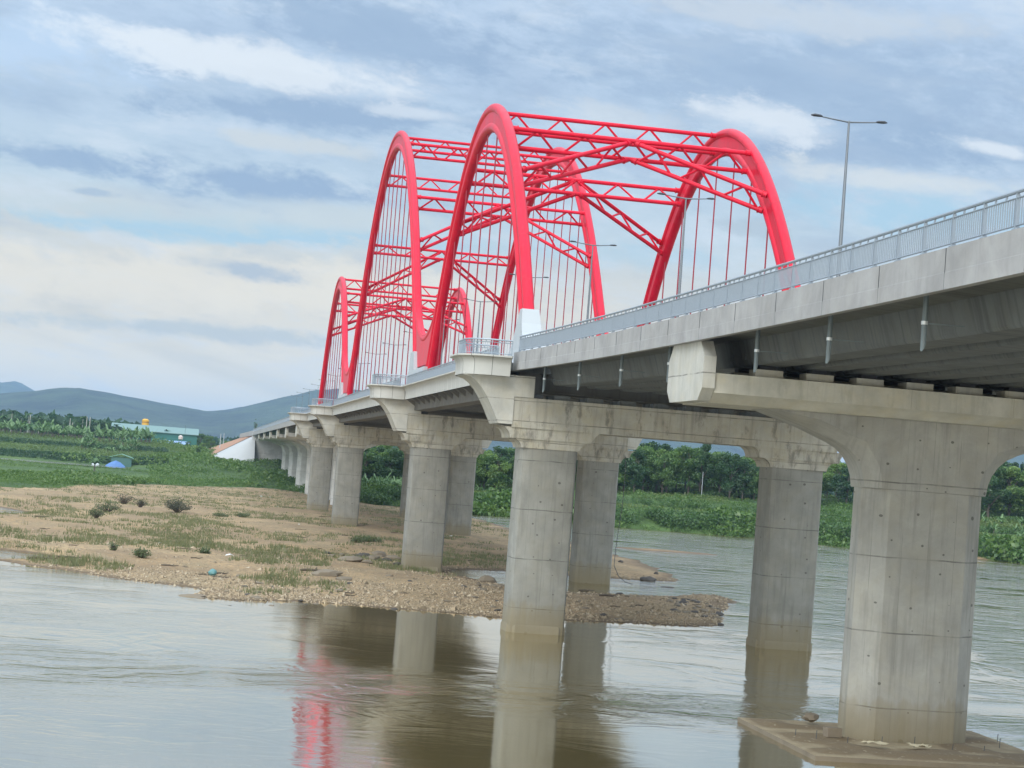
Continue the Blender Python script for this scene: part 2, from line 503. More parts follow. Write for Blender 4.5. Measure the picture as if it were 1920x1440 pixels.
def water_mat():
    m, t = new_mat('river_water')
    pos = t.n('ShaderNodeNewGeometry').outputs['Position']
    sp = t.n('ShaderNodeSeparateXYZ', {0: pos})
    dist = t.n('ShaderNodeVectorMath', {0: pos}, operation='LENGTH').outputs['Value']
    p2 = t.n('ShaderNodeVectorMath', {0: pos, 1: t.n('ShaderNodeVectorMath', {0: t.n('ShaderNodeTexNoise', {'Vector': pos, 'Scale': .035, 'Detail': 3}).outputs['Color'], 'Scale': 14.}, operation='SCALE').outputs[0]}, operation='ADD').outputs[0]
    a = t.noise(t.scale(p2, (.55, 1.3, 1), rot=(0, 0, R(-14))), 1., 5, .55, .4)
    b = t.noise(t.scale(p2, (1.8, 3.4, 1), rot=(0, 0, R(10))), 1., 4, .55, .2)
    e = t.noise(t.scale(p2, (.10, .32, 1), rot=(0, 0, R(-20))), 1., 4, .6, .8)
    calm = t.ramp(t.noise(t.scale(p2, (.045, .075, 1), rot=(0, 0, R(-15)), loc=(4, 2, 0)), 1., 4, .6, .5), [(.38, .12), (.60, 1.)])
    hgt = t.math('ADD', t.math('ADD', t.math('MULTIPLY', a, .55), t.math('MULTIPLY', b, .22)), t.math('MULTIPLY', e, .9))
    hgt = t.math('MULTIPLY', hgt, t.math('ADD', calm, t.math('MULTIPLY', t.math('POWER', 2.718, t.math('MULTIPLY', t.math('POWER', t.math('DIVIDE', t.math('SUBTRACT', sp.outputs[1], 93.), 8.), 2.), -1.)), .5)))
    far = t.n('ShaderNodeMapRange', {'Value': t.math('ADD', sp.outputs[1], t.math('MULTIPLY', t.math('MAXIMUM', t.math('SUBTRACT', sp.outputs[0], 40.), 0.), 3.)), 'From Min': 150., 'From Max': 330., 'To Min': 0., 'To Max': .75}).outputs[0]
    cy_ = t.math('ADD', t.math('SUBTRACT', sp.outputs[1], 94.5), t.math('ADD', t.math('MULTIPLY', sp.outputs[0], .08), t.math('MULTIPLY', t.math('SUBTRACT', e, .5), 16.)))
    chop = t.math('MULTIPLY', t.math('POWER', 2.718, t.math('MULTIPLY', t.math('POWER', t.math('DIVIDE', cy_, 6.5), 2.), -1.)), .27)
    bp = t.n('ShaderNodeBump', {'Height': hgt, 'Strength': t.math('ADD', t.math('SUBTRACT', .13, t.math('MULTIPLY', t.math('POWER', 2.718, t.math('MULTIPLY', t.math('POWER', t.math('DIVIDE', t.math('SUBTRACT', sp.outputs[0], 15.), 17.), 2.), -1.)), .120)), t.math('ADD', far, chop)), 'Distance': .35})
    col = t.mix(t.noise(pos, .03, 3, .5), (.098, .070, .013), (.125, .092, .024))
    fc = t.n('ShaderNodeLayerWeight', {'Blend': .5, 'Normal': bp.outputs[0]}).outputs['Facing']
    fr = t.math('ADD', .04, t.math('MULTIPLY', t.math('POWER', fc, 1.9), .93), 0., True)
    di = t.n('ShaderNodeBsdfDiffuse', {'Color': col})
    gl = t.n('ShaderNodeBsdfGlossy', {'Color': (1., .975, .915, 1), 'Roughness': .06, 'Normal': bp.outputs[0]})
    t.n('ShaderNodeOutputMaterial', {'Surface': t.n('ShaderNodeMixShader', {0: fr, 1: di.outputs[0], 2: gl.outputs[0]}).outputs[0]})
    return m
GROUND = ground_mat()
WATER = water_mat()
ROCK = concrete('river_rock', (.19, .155, .11), streak=.0, lift=0, holes=False, tide=False, seam=0, warm=.3)
ROCK_D = plain('dark_wet_rock', (.065, .055, .045), .8, .35)
def pebble_mat():
    m, t = new_mat('river_pebbles')
    i_ = t.n('ShaderNodeNewGeometry').outputs['Random Per Island']
    principled(t, t.ramp(i_, [(0., (.10, .075, .045)), (.35, (.25, .19, .115)), (.75, (.33, .25, .155)), (1., (.42, .35, .25))]), .9)
    return m
PEB = pebble_mat()
EARTH = plain('orange_earth', (.33, .18, .11), .95, .2, nscale=.3)

# ------------------------------------------------------------------ terrain
SAND = [(-60, 1046), (0, 1052), (40, 1058), (120, 1068), (200, 1082), (290, 1092), (380, 1103), (392, 1108), (375, 1115), (390, 1122), (450, 1126), (560, 1128), (640, 1133), (750, 1142), (860, 1150), (945, 1160), (1062, 1163), (1180, 1168), (1300, 1175), (1340, 1173), (1355, 1160), (1345, 1150), (1385, 1128), (1350, 1117), (1300, 1113), (1250, 1118), (1190, 1117), (1130, 1114), (1080, 1112), (1020, 1105), (950, 1097), (900, 1088), (845, 1075), (850, 1068), (900, 1068), (950, 1070), (1000, 1072), (1070, 1080), (1150, 1084), (1200, 1088), (1260, 1090), (1275, 1086), (1240, 1068), (1200, 1052), (1150, 1040), (1080, 1020), (1000, 1003), (940, 985), (900, 975), (870, 966)]
SANDW = [tuple(G(a, b)[:2]) for a, b in SAND] + [(62, 470), (40, 600), (0, 600), (-50, 480), (-75, 400), (-70, 250), (-35, 178)]
POOLS = [[tuple(G(a, b)[:2]) for a, b in P] for P in (
    [(-60, 1024), (0, 1030), (60, 1037), (112, 1045), (55, 1049.5), (0, 1048.5), (-60, 1043)],
    [(-60, 898), (0, 903), (112, 918), (0, 919), (-60, 914)],
    [(-60, 945), (0, 951), (54, 961), (0, 970), (-60, 967)],
    [(560, 1036), (690, 1042), (700, 1046), (600, 1042)])]
CHAIN = [(-900, 150), (-120, 300), (-60, 345), (-35, 379), (-27, 400), (-13, 470), (6, 518), (20, 548), (30, 532), (41, 452), (53, 441), (62, 446), (73, 448), (94, 424), (123, 421), (140, 398), (168, 376), (180, 358), (260, 300), (420, 220), (1500, -200)]
LANDW = CHAIN + [(20000, -200), (20000, 20000), (-20000, 20000), (-20000, 150)]


SHOAL = G(1243, 1033)[:2]


def poly_sd(x, y, poly):
    """signed distance, positive inside"""
    n = len(poly)
    best = np.full(x.shape, 1e18)
    ins = np.zeros(x.shape, bool)
    for i in range(n):
        ax, ay = poly[i]
        bx, by = poly[(i + 1) % n]
        dx, dy = bx - ax, by - ay
        tt = np.clip(((x - ax) * dx + (y - ay) * dy) / (dx * dx + dy * dy + 1e-12), 0, 1)
        best = np.minimum(best, (x - ax - tt * dx) ** 2 + (y - ay - tt * dy) ** 2)
        c = (ay > y) != (by > y)
        with np.errstate(divide='ignore', invalid='ignore'):
            xi = ax + (y - ay) * dx / (dy if dy else 1e-12)
        ins ^= c & (x < xi)
    return np.where(ins, 1, -1) * np.sqrt(best)


def sm(a, b, v):
    q_ = np.clip((v - a) / (b - a), 0, 1)
    return q_ * q_ * (3 - 2 * q_)


def vnoise(x, y, seed=0):
    """cheap value noise"""
    def hsh(i, j):
        h = np.sin(i * 127.1 + j * 311.7 + seed * 74.7) * 43758.5453
        return h - np.floor(h)
    i, j = np.floor(x), np.floor(y)
    fx, fy = x - i, y - j
    fx, fy = fx * fx * (3 - 2 * fx), fy * fy * (3 - 2 * fy)
    return (hsh(i, j) * (1 - fx) + hsh(i + 1, j) * fx) * (1 - fy) + (hsh(i, j + 1) * (1 - fx) + hsh(i + 1, j + 1) * fx) * fy


def height(x, y):
    """ground height and vegetation share"""
    x = np.asarray(x, float)
    y = np.asarray(y, float)
    wob = (vnoise(x / 2.3, y / 2.3, 3) - .5) * 1.1 + (vnoise(x / 7., y / 7., 4) - .5) * 2.2
    sd = poly_sd(x, y, SANDW) + wob * np.clip((y - 100) / 150, .28, 2)
    sd = np.maximum(sd, 2.2 - np.hypot((x - SHOAL[0]) / 3.2, (y - SHOAL[1]) / 2.0) + wob * .4)
    z = np.where(sd > 0, .04 + .75 * (1 - np.exp(-np.maximum(sd, 0) / 16)), np.maximum(.09 * sd, -1.2))
    und = (vnoise(x / 11, y / 16, 5) - .5) * .5 + (vnoise(x / 4, y / 5, 6) - .5) * .22 + (vnoise(x / 1.3, y / 1.5, 16) - .5) * .10
    z = z + np.where(sd > 0, und * np.clip(sd / 9, 0, 1), 0)
    z = np.where(sd > 3, np.maximum(z, .12), z)
    for P in POOLS:
        pd = poly_sd(x, y, P) + (vnoise(x / 2, y / 2, 8) - .5) * .5
        z = np.where(pd > -4, np.minimum(z, np.where(pd > 0, -.12, .03 - pd * .16)), z)
    ld = poly_sd(x, y, LANDW)
    a = x / np.maximum(y, 1)
    ldw = ld + (vnoise(x / 9, y / 9, 9) - .5) * 7
    zA = .7 + 1.5 * sm(450, 600, y) - .5 * sm(606, 622, y) * sm(-.026, -.032, a) + .1 * sm(664, 672, y) + 2.4 * sm(672, 690, y) + 2.7 * np.clip((y - 690) / 55, 0, 1) + 1.0 * sm(745, 752, y) + 1.7 * np.clip((y - 752) / 40, 0, 1) + .8 * sm(790, 850, y) + 1.5 * sm(850, 1300, y)
    zB = .7 + 6.6 * sm(5, 165, ldw) + 2.6 * sm(150, 320, ldw) + 1.3 * sm(400, 800, ldw)
    zR = .35 + 2.3 * sm(0, 9, ldw) + 1.5 * sm(9, 42, ldw) + 2.2 * sm(42, 48, ldw) + 1.2 * sm(48, 80, ldw) + 2.2 * sm(80, 88, ldw) + 1.0 * sm(90, 400, ldw)
    wB = sm(-.022, .008, a)
    wR = sm(.050, .085, a)
    zl = (zA * (1 - wB) + zB * wB) * (1 - wR) + zR * wR
    zl = zl + (vnoise(x / 14, y / 14, 11) - .5) * .5
    z = np.where(ld > 0, np.maximum(z * (1 - sm(0, 5, ld)) + zl * sm(0, 5, ld), np.where(sd > 0, z, .1)), z)
    veg = sm(-6, 5, ldw)
    return z, veg


az_ = np.concatenate([np.linspace(-62, -8, 26), np.linspace(-7.7, 27, 470), np.linspace(28, 66, 22)]) * PI / 180
inv = np.linspace(1 / 58., 1 / 900., 560)
rr_ = np.concatenate([1 / inv, np.geomspace(915, 16000, 60)])
AZ, RR = np.meshgrid(az_, rr_)
GX, GY = (RR * np.sin(AZ)), (RR * np.cos(AZ))
GZ, GV = height(GX.ravel(), GY.ravel())
nr, nc = GX.shape
me = bpy.data.meshes.new('ground')
vv = np.stack([GX.ravel(), GY.ravel(), GZ], -1).astype(np.float32)
me.vertices.add(len(vv))
me.vertices.foreach_set('co', vv.ravel())
ii = (np.arange(nr - 1)[:, None] * nc + np.arange(nc - 1)[None]).ravel()
fq = np.stack([ii, ii + 1, ii + nc + 1, ii + nc], -1).astype(np.int32)
me.loops.add(fq.size)
me.loops.foreach_set('vertex_index', fq.ravel())
me.polygons.add(len(fq))
me.polygons.foreach_set('loop_start', np.arange(0, fq.size, 4, dtype=np.int32))
me.polygons.foreach_set('loop_total', np.full(len(fq), 4, dtype=np.int32))
me.update(calc_edges=True)
at = me.attributes.new('veg', 'FLOAT', 'POINT')
at.data.foreach_set('value', GV.astype(np.float32))
me.shade_smooth()
me.materials.append(GROUND)
ground = bpy.data.objects.new('ground', me)
COL.objects.link(ground)
tag(ground, 'sandy river bank and green land beyond', kind='structure')

pw = MB()
pw.add([(-210, 622, 1.93), (-22, 636, 1.93), (-17, 660, 1.93), (-26, 671, 1.93), (-210, 676, 1.93)], [(0, 1, 2, 3, 4)])
tag(pw.build('pond_water', WATER), 'pale strip of still water below the terraces', kind='structure')
wm = MB()
wm.add([(-2500, -400, 0), (2500, -400, 0), (2500, 1400, 0), (-2500, 1400, 0)], [(0, 1, 2, 3)])
tag(wm.build('river_water', WATER), 'brown river water reflecting the cloudy sky', kind='structure')


def gz(x, y):
    return float(height(np.array([x]), np.array([y]))[0][0])


# hills ---------------------------------------------------------------
def hill_mat():
    m, t = new_mat('wooded_hill')
    pos = t.n('ShaderNodeNewGeometry').outputs['Position']
    n = t.noise(pos, .006, 8, .65)
    c = t.ramp(n, [(.38, (.006, .016, .010)), (.6, (.045, .072, .032))])
    principled(t, c, .95, t.noise(pos, .03, 6, .7), 1., 25.)
    return m
HILLM = hill_mat()


def hills(name, label, D, sil, depth, seed):
    xs = np.arange(sil[0][0], sil[-1][0] + 1, 12.)
    ys = np.interp(xs, [p[0] for p in sil], [p[1] for p in sil])
    crest = np.array([ZD(a, b, D) for a, b in zip(xs, ys)])
    px = np.array([GD(a, D)[0] for a in xs])
    vs, fs = [], []
    rows = 15
    for i in range(rows):
        q_ = i / (rows - 1)
        prof = math.sin(PI * q_) ** .8 if 0 < q_ < 1 else 0
        yy = D + (q_ - .5) * depth
        rel = (vnoise(px / 260 + i * .55, np.full_like(px, i * .9), seed) - .5) * 2
        for k in range(len(xs)):
            zc = crest[k] * prof * (1 + .16 * rel[k] * (1 if abs(q_ - .5) > .06 else .0)) * (yy / D if q_ < .5 else 1) + 2
            bump = (vnoise(np.array([px[k] / 45.]), np.array([i * 3.3]), seed + 2)[0] - .5) * crest[k] * .03
            vs.append((px[k] * yy / D, yy, zc + bump))
    n = len(xs)
    for i in range(rows - 1):
        for k in range(n - 1):
            fs.append((i * n + k, i * n + k + 1, (i + 1) * n + k + 1, (i + 1) * n + k))
    o = MB().add(vs, fs).build(name, HILLM, smooth=180)
    tag(o, label, kind='structure')


hills('hills', 'wooded hill range behind the river land', 6200, [(-400, 800), (-150, 755), (0, 746), (60, 741), (100, 735), (140, 732.5), (170, 737), (220, 746), (290, 760), (350, 769), (385, 771), (420, 768), (455, 763), (500, 751), (540, 741), (580, 732), (620, 729), (700, 735), (800, 752), (900, 772), (960, 782), (1050, 775), (1150, 780), (1250, 800), (1330, 815), (1400, 836), (1460, 850), (1560, 870), (1700, 862), (1850, 845), (1950, 842), (2150, 880), (2400, 930)], 2600, 3)
hills('hills_far', 'paler mountain behind the hill range', 10500, [(-700, 790), (-300, 720), (-60, 712), (0, 717), (25, 721), (50, 735), (75, 748), (140, 765), (300, 790), (420, 790)], 3000, 5)

# ==================================================================== the bridge
P1, P2, P3, P4, P5 = 83.6, 130.9, 196.3, 297.7, 363.1
XC = 32.3                      # bridge axis
XE = 20.85                     # parapet face of the approach
XF = 20.4                      # fascia face of the arch deck
ZT = 18.35                     # top of the arch deck edge


def mx(x):
    return 2 * XC - x


def zb(y):                     # bottom of the approach parapet
    u = y / .917 - 130.91
    return CH + (17.9645 + .016022 * u + .000128 * u * u - CH) * .917


def offs_path(path, d):
    """offset a plan polyline to its left by d"""
    out = []
    for i, p in enumerate(path):
        a = Vector(path[max(i - 1, 0)])
        b = Vector(path[min(i + 1, len(path) - 1)])
        t_ = (b - a).normalized()
        nrm = Vector((-t_.y, t_.x))
        out.append((p[0] + nrm.x * d, p[1] + nrm.y * d))
    return out


def arclen(path):
    s = [0.]
    for a, b in zip(path[:-1], path[1:]):
        s.append(s[-1] + math.hypot(b[0] - a[0], b[1] - a[1]))
    return s


def resample(path, step):
    s = arclen(path)
    n = max(1, round(s[-1] / step))
    out = []
    for k in range(n + 1):
        q_ = s[-1] * k / n
        i = min(max(j for j in range(len(s)) if s[j] <= q_ + 1e-9), len(s) - 2)
        f = (q_ - s[i]) / max(s[i + 1] - s[i], 1e-9)
        out.append((path[i][0] + (path[i + 1][0] - path[i][0]) * f, path[i][1] + (path[i + 1][1] - path[i][1]) * f))
    return out


# ------------------------------------------------------------------ railings
def railing(name, label, path, zf, post_at=None, bay=2.0, pick=.15, group='railings along the bridge', side=1, blade=.036):
    """path: plan polyline on the bridge edge; zf(y): height it stands on; side: +1 when the roadway is to the right of the path"""
    root = thing(name, label, 'railing', group, (path[0][0], path[0][1], zf(path[0][1])))
    o0 = Vector((path[0][0], path[0][1], zf(path[0][1])))
    fine = resample(path, .5)
    P3d = lambda p, h: (p[0] - o0.x, p[1] - o0.y, zf(p[1]) + h - o0.z)
    MB().tube([P3d(p, 1.04) for p in fine], .055, 8).build('top_rail', STEEL, root, 40)
    for nm, h, r in (('upper_rail', .87, .028), ('lower_rail', .13, .030)):
        MB().tube([P3d(p, h) for p in fine], r, 4).build(nm, STEEL, root)
    posts = post_at or resample(path, bay)
    for i, p in enumerate(posts):
        q_ = posts[min(i + 1, len(posts) - 1)]
        pr = posts[max(i - 1, 0)]
        tx, ty = q_[0] - pr[0], q_[1] - pr[1]
        L = math.hypot(tx, ty)
        tx, ty = tx / L, ty / L
        nx, ny = ty * side, -tx * side
        m = MB()
        c = P3d(p, 0)
        prof = [(-.05, 0), (.10, 0), (.075, .35), (.05, .80), (.07, .92), (.03, 1.04), (-.04, 1.0), (-.035, .5)]
        rings = []
        for s_ in (-.022, .022):
            rings.append([(c[0] + nx * a + tx * s_, c[1] + ny * a + ty * s_, c[2] + b) for a, b in prof])
        m.loft(rings)
        for s_ in (-.10, .02):        # base plate bolts / shoe
            m.add([(c[0] + nx * a + tx * (s_ + e), c[1] + ny * a + ty * (s_ + e), c[2] + h) for h in (0.001, .05) for a, e in ((-.08, 0), (.14, 0), (.14, .09), (-.08, .09))],
                  [(3, 2, 1, 0), (4, 5, 6, 7), (0, 1, 5, 4), (1, 2, 6, 5), (2, 3, 7, 6), (3, 0, 4, 7)])
        m.build('post', STEEL, root)
        if i == len(posts) - 1:
            continue
        m = MB()
        seg = [p] + [f for f in fine if 0] + [q_]
        sub = resample([p, q_], pick) if True else seg
        for k, b in enumerate(sub[1:-1]):
            c2 = P3d(b, 0)
            m.add([(c2[0] + nx * a + tx * e, c2[1] + ny * a + ty * e, c2[2] + h) for h in (.13, .87) for a, e in ((-blade / 2, -.012), (blade / 2, -.012), (blade / 2, .012), (-blade / 2, .012))],
                  [(0, 1, 5, 4), (1, 2, 6, 5), (2, 3, 7, 6), (3, 0, 4, 7)])
        for f_ in (1 / 3, 2 / 3):     # short struts under the tube
            b = (p[0] + (q_[0] - p[0]) * f_, p[1] + (q_[1] - p[1]) * f_)
            c2 = P3d(b, 0)
            m.add([(c2[0] + nx * a + tx * e, c2[1] + ny * a + ty * e, c2[2] + h) for h in (.87, 1.02) for a, e in ((-.02, -.035), (.02, -.035), (.02, .035), (-.02, .035))],
                  [(0, 1, 5, 4), (1, 2, 6, 5), (2, 3, 7, 6), (3, 0, 4, 7)])
        m.build('picket_panel', STEEL, root)
    return root


# ------------------------------------------------------------------ approach spans (girders, slab, parapets)
def joint_line(m, x, y, z0, z1):
    m.box(x - .004, x + .05, y - .018, y + .018, z0, z1)


def approach_span(name, label, y0, y1, pipes=(), zf=zb, detail=True):
    root = thing(name, label, 'bridge span', 'girder spans of the approaches', (XC, y0, 0))
    oy = y0
    n = max(2, int((y1 - y0) / 6))
    ys = [y0 + (y1 - y0) * k / n for k in range(n + 1)]
    def sweep(poly, mat, nm, nudge=0.):
        m = MB()
        rings = [[(x - XC, y - oy, z + zf(y)) for x, z in poly] for y in ys]
        m.loft(rings)
        return m.build(nm, mat, root)
    # deck slab between parapets
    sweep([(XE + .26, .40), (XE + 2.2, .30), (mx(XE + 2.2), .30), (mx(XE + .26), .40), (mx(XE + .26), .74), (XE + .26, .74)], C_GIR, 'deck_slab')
    sweep([(XE + .7, .745), (mx(XE + .7), .745), (mx(XE + .7), .80), (XE + .7, .80)], ASPH, 'road_surface')
    for s_ in (0, 1):
        poly = [(XE, 0), (XE + .25, 0), (XE + .25, 1.21), (XE, 1.21)]
        lip = [(XE - .012, .0), (XE, .0), (XE, .50), (XE - .012, .49)]
        if s_:
            poly = [(mx(a), b) for a, b in poly]
            lip = [(mx(a), b) for a, b in lip]
        par = sweep(poly, C_PAR, 'parapet')
        m = MB()
        m.loft([[(x - XC, y - oy, z + zf(y)) for x, z in lip] for y in ys])
        m.build('parapet_skirt', C_PAR, par)
        if not s_ and detail:
            k = y0 + 2.6
            while k < y1:
                MB().box(XE - .014 - XC, XE - .002 - XC, k - .012 - oy, k + .012 - oy, zf(k), zf(k) + 1.2).build('parapet_joint', DARKM, par)
                k += 5.5
    # girders: trough shaped
    ng = 8
    x0 = XE + 3.45
    for i in range(ng):
        xc = x0 + i * (mx(x0) - x0) / (ng - 1)
        poly = [(xc - .62, -.80), (xc + .62, -.80), (xc + .70, -.70), (xc + 1.0, .30), (xc - 1.0, .30), (xc - .70, -.70)]
        m = MB()
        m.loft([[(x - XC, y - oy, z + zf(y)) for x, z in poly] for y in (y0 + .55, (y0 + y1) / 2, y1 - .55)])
        m.build('girder', C_GIR, root)
    # cross diaphragms at the ends
    m = MB()
    for yy in (y0 + .75, y1 - 1.25):
        MB().box(XE + 2.6 - XC, mx(XE + 2.6) - XC, yy - oy, yy + .5 - oy, zf(yy) - .55, zf(yy) + .3).build('end_diaphragm', C_GIR, root)
    for (px, py) in pipes:
        z_ = zf((y0 + y1) / 2)
        v = _f + _r * (px - 960) / (F_ * 1920) - _u * (py - 720) / (F_ * 1920)
        x = XE + 1.2
        y = v[1] / v[0] * x
        z_ = zf(y)
        L = 1.30
        o = Vector((XC, oy, 0))
        m = MB()
        n8 = 12
        rings = []
        for r, flip in ((.085, 0), (.072, 1)):
            rr = []
            for zt_, cut in (((z_ + .3), 0), (z_ - L, 1)):
                rr.append([(x + r * math.cos(2 * PI * k / n8) - o.x, y + r * math.sin(2 * PI * k / n8) - o.y, zt_ + (cut * .16 * math.cos(2 * PI * k / n8 - .6))) for k in range(n8)])
            rings.append(rr)
        m.loft([rings[0][0], rings[0][1], rings[1][1], rings[1][0]], cap=False)
        pipe = m.build('drain_pipe', PVC, root, 40)
        m = MB()
        m.loft([[(x + .105 * math.cos(2 * PI * k / n8) - o.x, y + .105 * math.sin(2 * PI * k / n8) - o.y, z_ - .62 + h) for k in range(n8)] for h in (0, .11)])
        m.build('clamp', CLAMP, pipe, 40)
        m = MB()
        m.box(x + .08 - o.x, x + 1.30 - o.x, y - .015 - o.y, y + .015 - o.y, z_ - .59, z_ - .555)
        m.build('bracket_arm', PVC, pipe)
    return root


# pipes were surveyed in the photograph (top ends under the slab)
approach_span('approach_span', 'nearest girder span, from the frame edge to the hammerhead pier, with slanted drain pipes', 34.0, P1,
              [(1737, 553), (1558, 592), (1421.5, 622)])
approach_span('approach_span', 'second girder span, from the hammerhead pier to the first curved balcony', P1, P2 - 1.2,
              [(1257, 653), (1167, 668), (1088, 682), (1022, 694), (966, 703)])
zfar = lambda y: 17.05 - max(0, y - 380) * .0024
FARP = [410.6, 458, 505.5, 553, 600.5, 648]
prev = P5 + 1.2
LBL = ['first', 'second', 'third', 'fourth', 'fifth', 'sixth', 'last']
for i, yy in enumerate(FARP + [702.]):
    approach_span('approach_span', f'{LBL[i]} girder span of the far approach, counted from the arches', prev, yy, zf=zfar, detail=False)
    prev = yy

# posts surveyed along the near approach
POSTY = [y * .917 for y in (55.35, 57.76, 60.19, 62.56, 64.86, 67.26, 69.61, 71.96, 74.27, 76.61, 78.96, 81.33, 83.69, 85.96, 88.4, 91.13, 93.87, 96.64, 99.4, 102.14, 104.8, 107.7, 110.52, 113.52, 116.59, 119.67, 122.53, 125.7, 128.52, 131.62, 134.63, 137.91)]
POSTY = [POSTY[0] - 2.16 * k for k in range(8, 0, -1)] + POSTY
XR_ = XE + .12
railing('bridge_railing', 'grey steel picket railing on the near approach parapet, running out of the frame', [(XR_, POSTY[0]), (XR_, P2 - 2.6)], lambda y: zb(y) + 1.21,
        [(XR_, y) for y in POSTY] + [(XR_, P2 - 2.6)])
railing('bridge_railing', 'grey steel picket railing on the opposite parapet of the near approach', [(mx(XR_), 40.), (mx(XR_), P2 - 2.6)], lambda y: zb(y) + 1.21, bay=2.2, pick=.3, side=-1)
railing('bridge_railing', 'grey steel picket railing on the far approach beyond the arches', [(XR_, P5 + 5), (XR_, 700)], lambda y: zfar(y) + 1.21, bay=4., pick=.4)


# ------------------------------------------------------------------ piers
def rrect(cx, cy, hx, hy, r, n=4):
    pts = []
    for sx_, sy_, a0 in ((1, 1, 0), (-1, 1, 90), (-1, -1, 180), (1, -1, 270)):
        for k in range(n + 1):
            a = R(a0 + 90 * k / n)
            pts.append((cx + sx_ * (hx - r) + r * math.cos(a), cy + sy_ * (hy - r) + r * math.sin(a)))
    return pts


def twin_pier(yc, label, zf, zr, skirt=(False, False), mat=C_COL, detail=True):
    root = thing('bridge_pier', label, 'bridge pier', 'twin-column piers under the arches', (XC, yc, 0))
    O = Vector((XC, yc, 0))
    rel = lambda pts, z: [(x - O.x, y - O.y, z) for x, y in pts]
    for cx, zg, sk in ((23.76, zf, skirt[0]), (41.16, zr, skirt[1])):
        m = MB()
        m.loft([rel(rrect(cx, yc, 1.95, 1.6, .5, 2), zg - 1.5), rel(rrect(cx, yc, 1.95, 1.6, .5, 2), 12.49)])
        col = m.build('column', mat, root, 30)
        if sk:
            m = MB()
            m.loft([rel(rrect(cx, yc, 2.02, 1.67, .52, 1), -1.), rel(rrect(cx, yc, 2.02, 1.67, .52, 1), .40), rel(rrect(cx, yc, 1.9, 1.55, .45, 1), .66)])
            m.build('column_skirt', mat, col, 30)
        # two stepped corbels with hollow ends
        m = MB()
        def corb(x0, x1, z0, z1, hy):
            rings = []
            for k in range(7):
                a = k / 6 * PI / 2
                hx = x0 + (x1 - x0) * (1 - math.cos(a))
                z = z0 + (z1 - z0) * math.sin(a)
                rings.append(rel([(cx - hx, yc - hy), (cx + hx, yc - hy), (cx + hx, yc + hy), (cx - hx, yc + hy)], z))
            m.loft(rings)
        corb(2.02, 2.75, 12.40, 13.02, 1.68)
        corb(2.85, 3.5, 13.0, 13.74, 1.80)
        m.build('corbel', C_CAP, col, 25)
    # cap beam
    m = MB()
    m.box(20.95 - O.x, 43.75 - O.x, -1.92, 1.92, 13.72, 15.75)
    cap = m.build('cap_beam', C_CAP, root)
    m = MB()
    for s_ in (0, 1):
        f = (lambda x: mx(x)) if s_ else (lambda x: x)
        poly = [(20.97, 13.90), (20.02, 13.90), (19.72, 14.5), (19.42, 15.1), (19.1, 15.65), (18.72, 16.2), (18.3, 16.62), (17.95, 16.86), (17.55, 16.96), (17.55, 17.19), (22.3, 17.19), (22.3, 15.76), (20.97, 15.76)]
        mm = MB()
        mm.prism([(f(x) - O.x, z) for x, z in poly], 'y', -2.0, 2.0)
        mm.build('balcony_bracket', C_BR, root, 35)
    # pedestals and bearings
    m = MB()
    ng = 8
    x0 = XE + 3.45
    for i in range(ng):
        xc = x0 + i * (mx(x0) - x0) / (ng - 1)
        for y_ in (-1.2, 1.2) if yc in (P2, P5) else ():
            MB().box(xc - .55 - O.x, xc + .55 - O.x, y_ - .45, y_ + .45, 15.74, 16.08).build('bearing_pedestal', C_GIR, root)
    m = MB()
    for xx in (22.3, 42.3):
        for y_ in (-1.1, 1.1):
            MB().box(xx - .7 - O.x, xx + .7 - O.x, y_ - .55, y_ + .55, 15.74, 16.02).build('arch_bearing', DARKM, root)
    return root


twin_pier(P2, 'nearest twin-column pier, its front column skirted by the water line', 0., 0., (True, True))
twin_pier(P3, 'second twin-column pier, its front column on the gravel bar and rear one in the water', .0, 0., (True, False))
twin_pier(P4, 'third twin-column pier, standing on the dry sandbank', .8, .6)
twin_pier(P5, 'farthest twin-column pier, at the vegetated end of the sandbank', .9, .5)

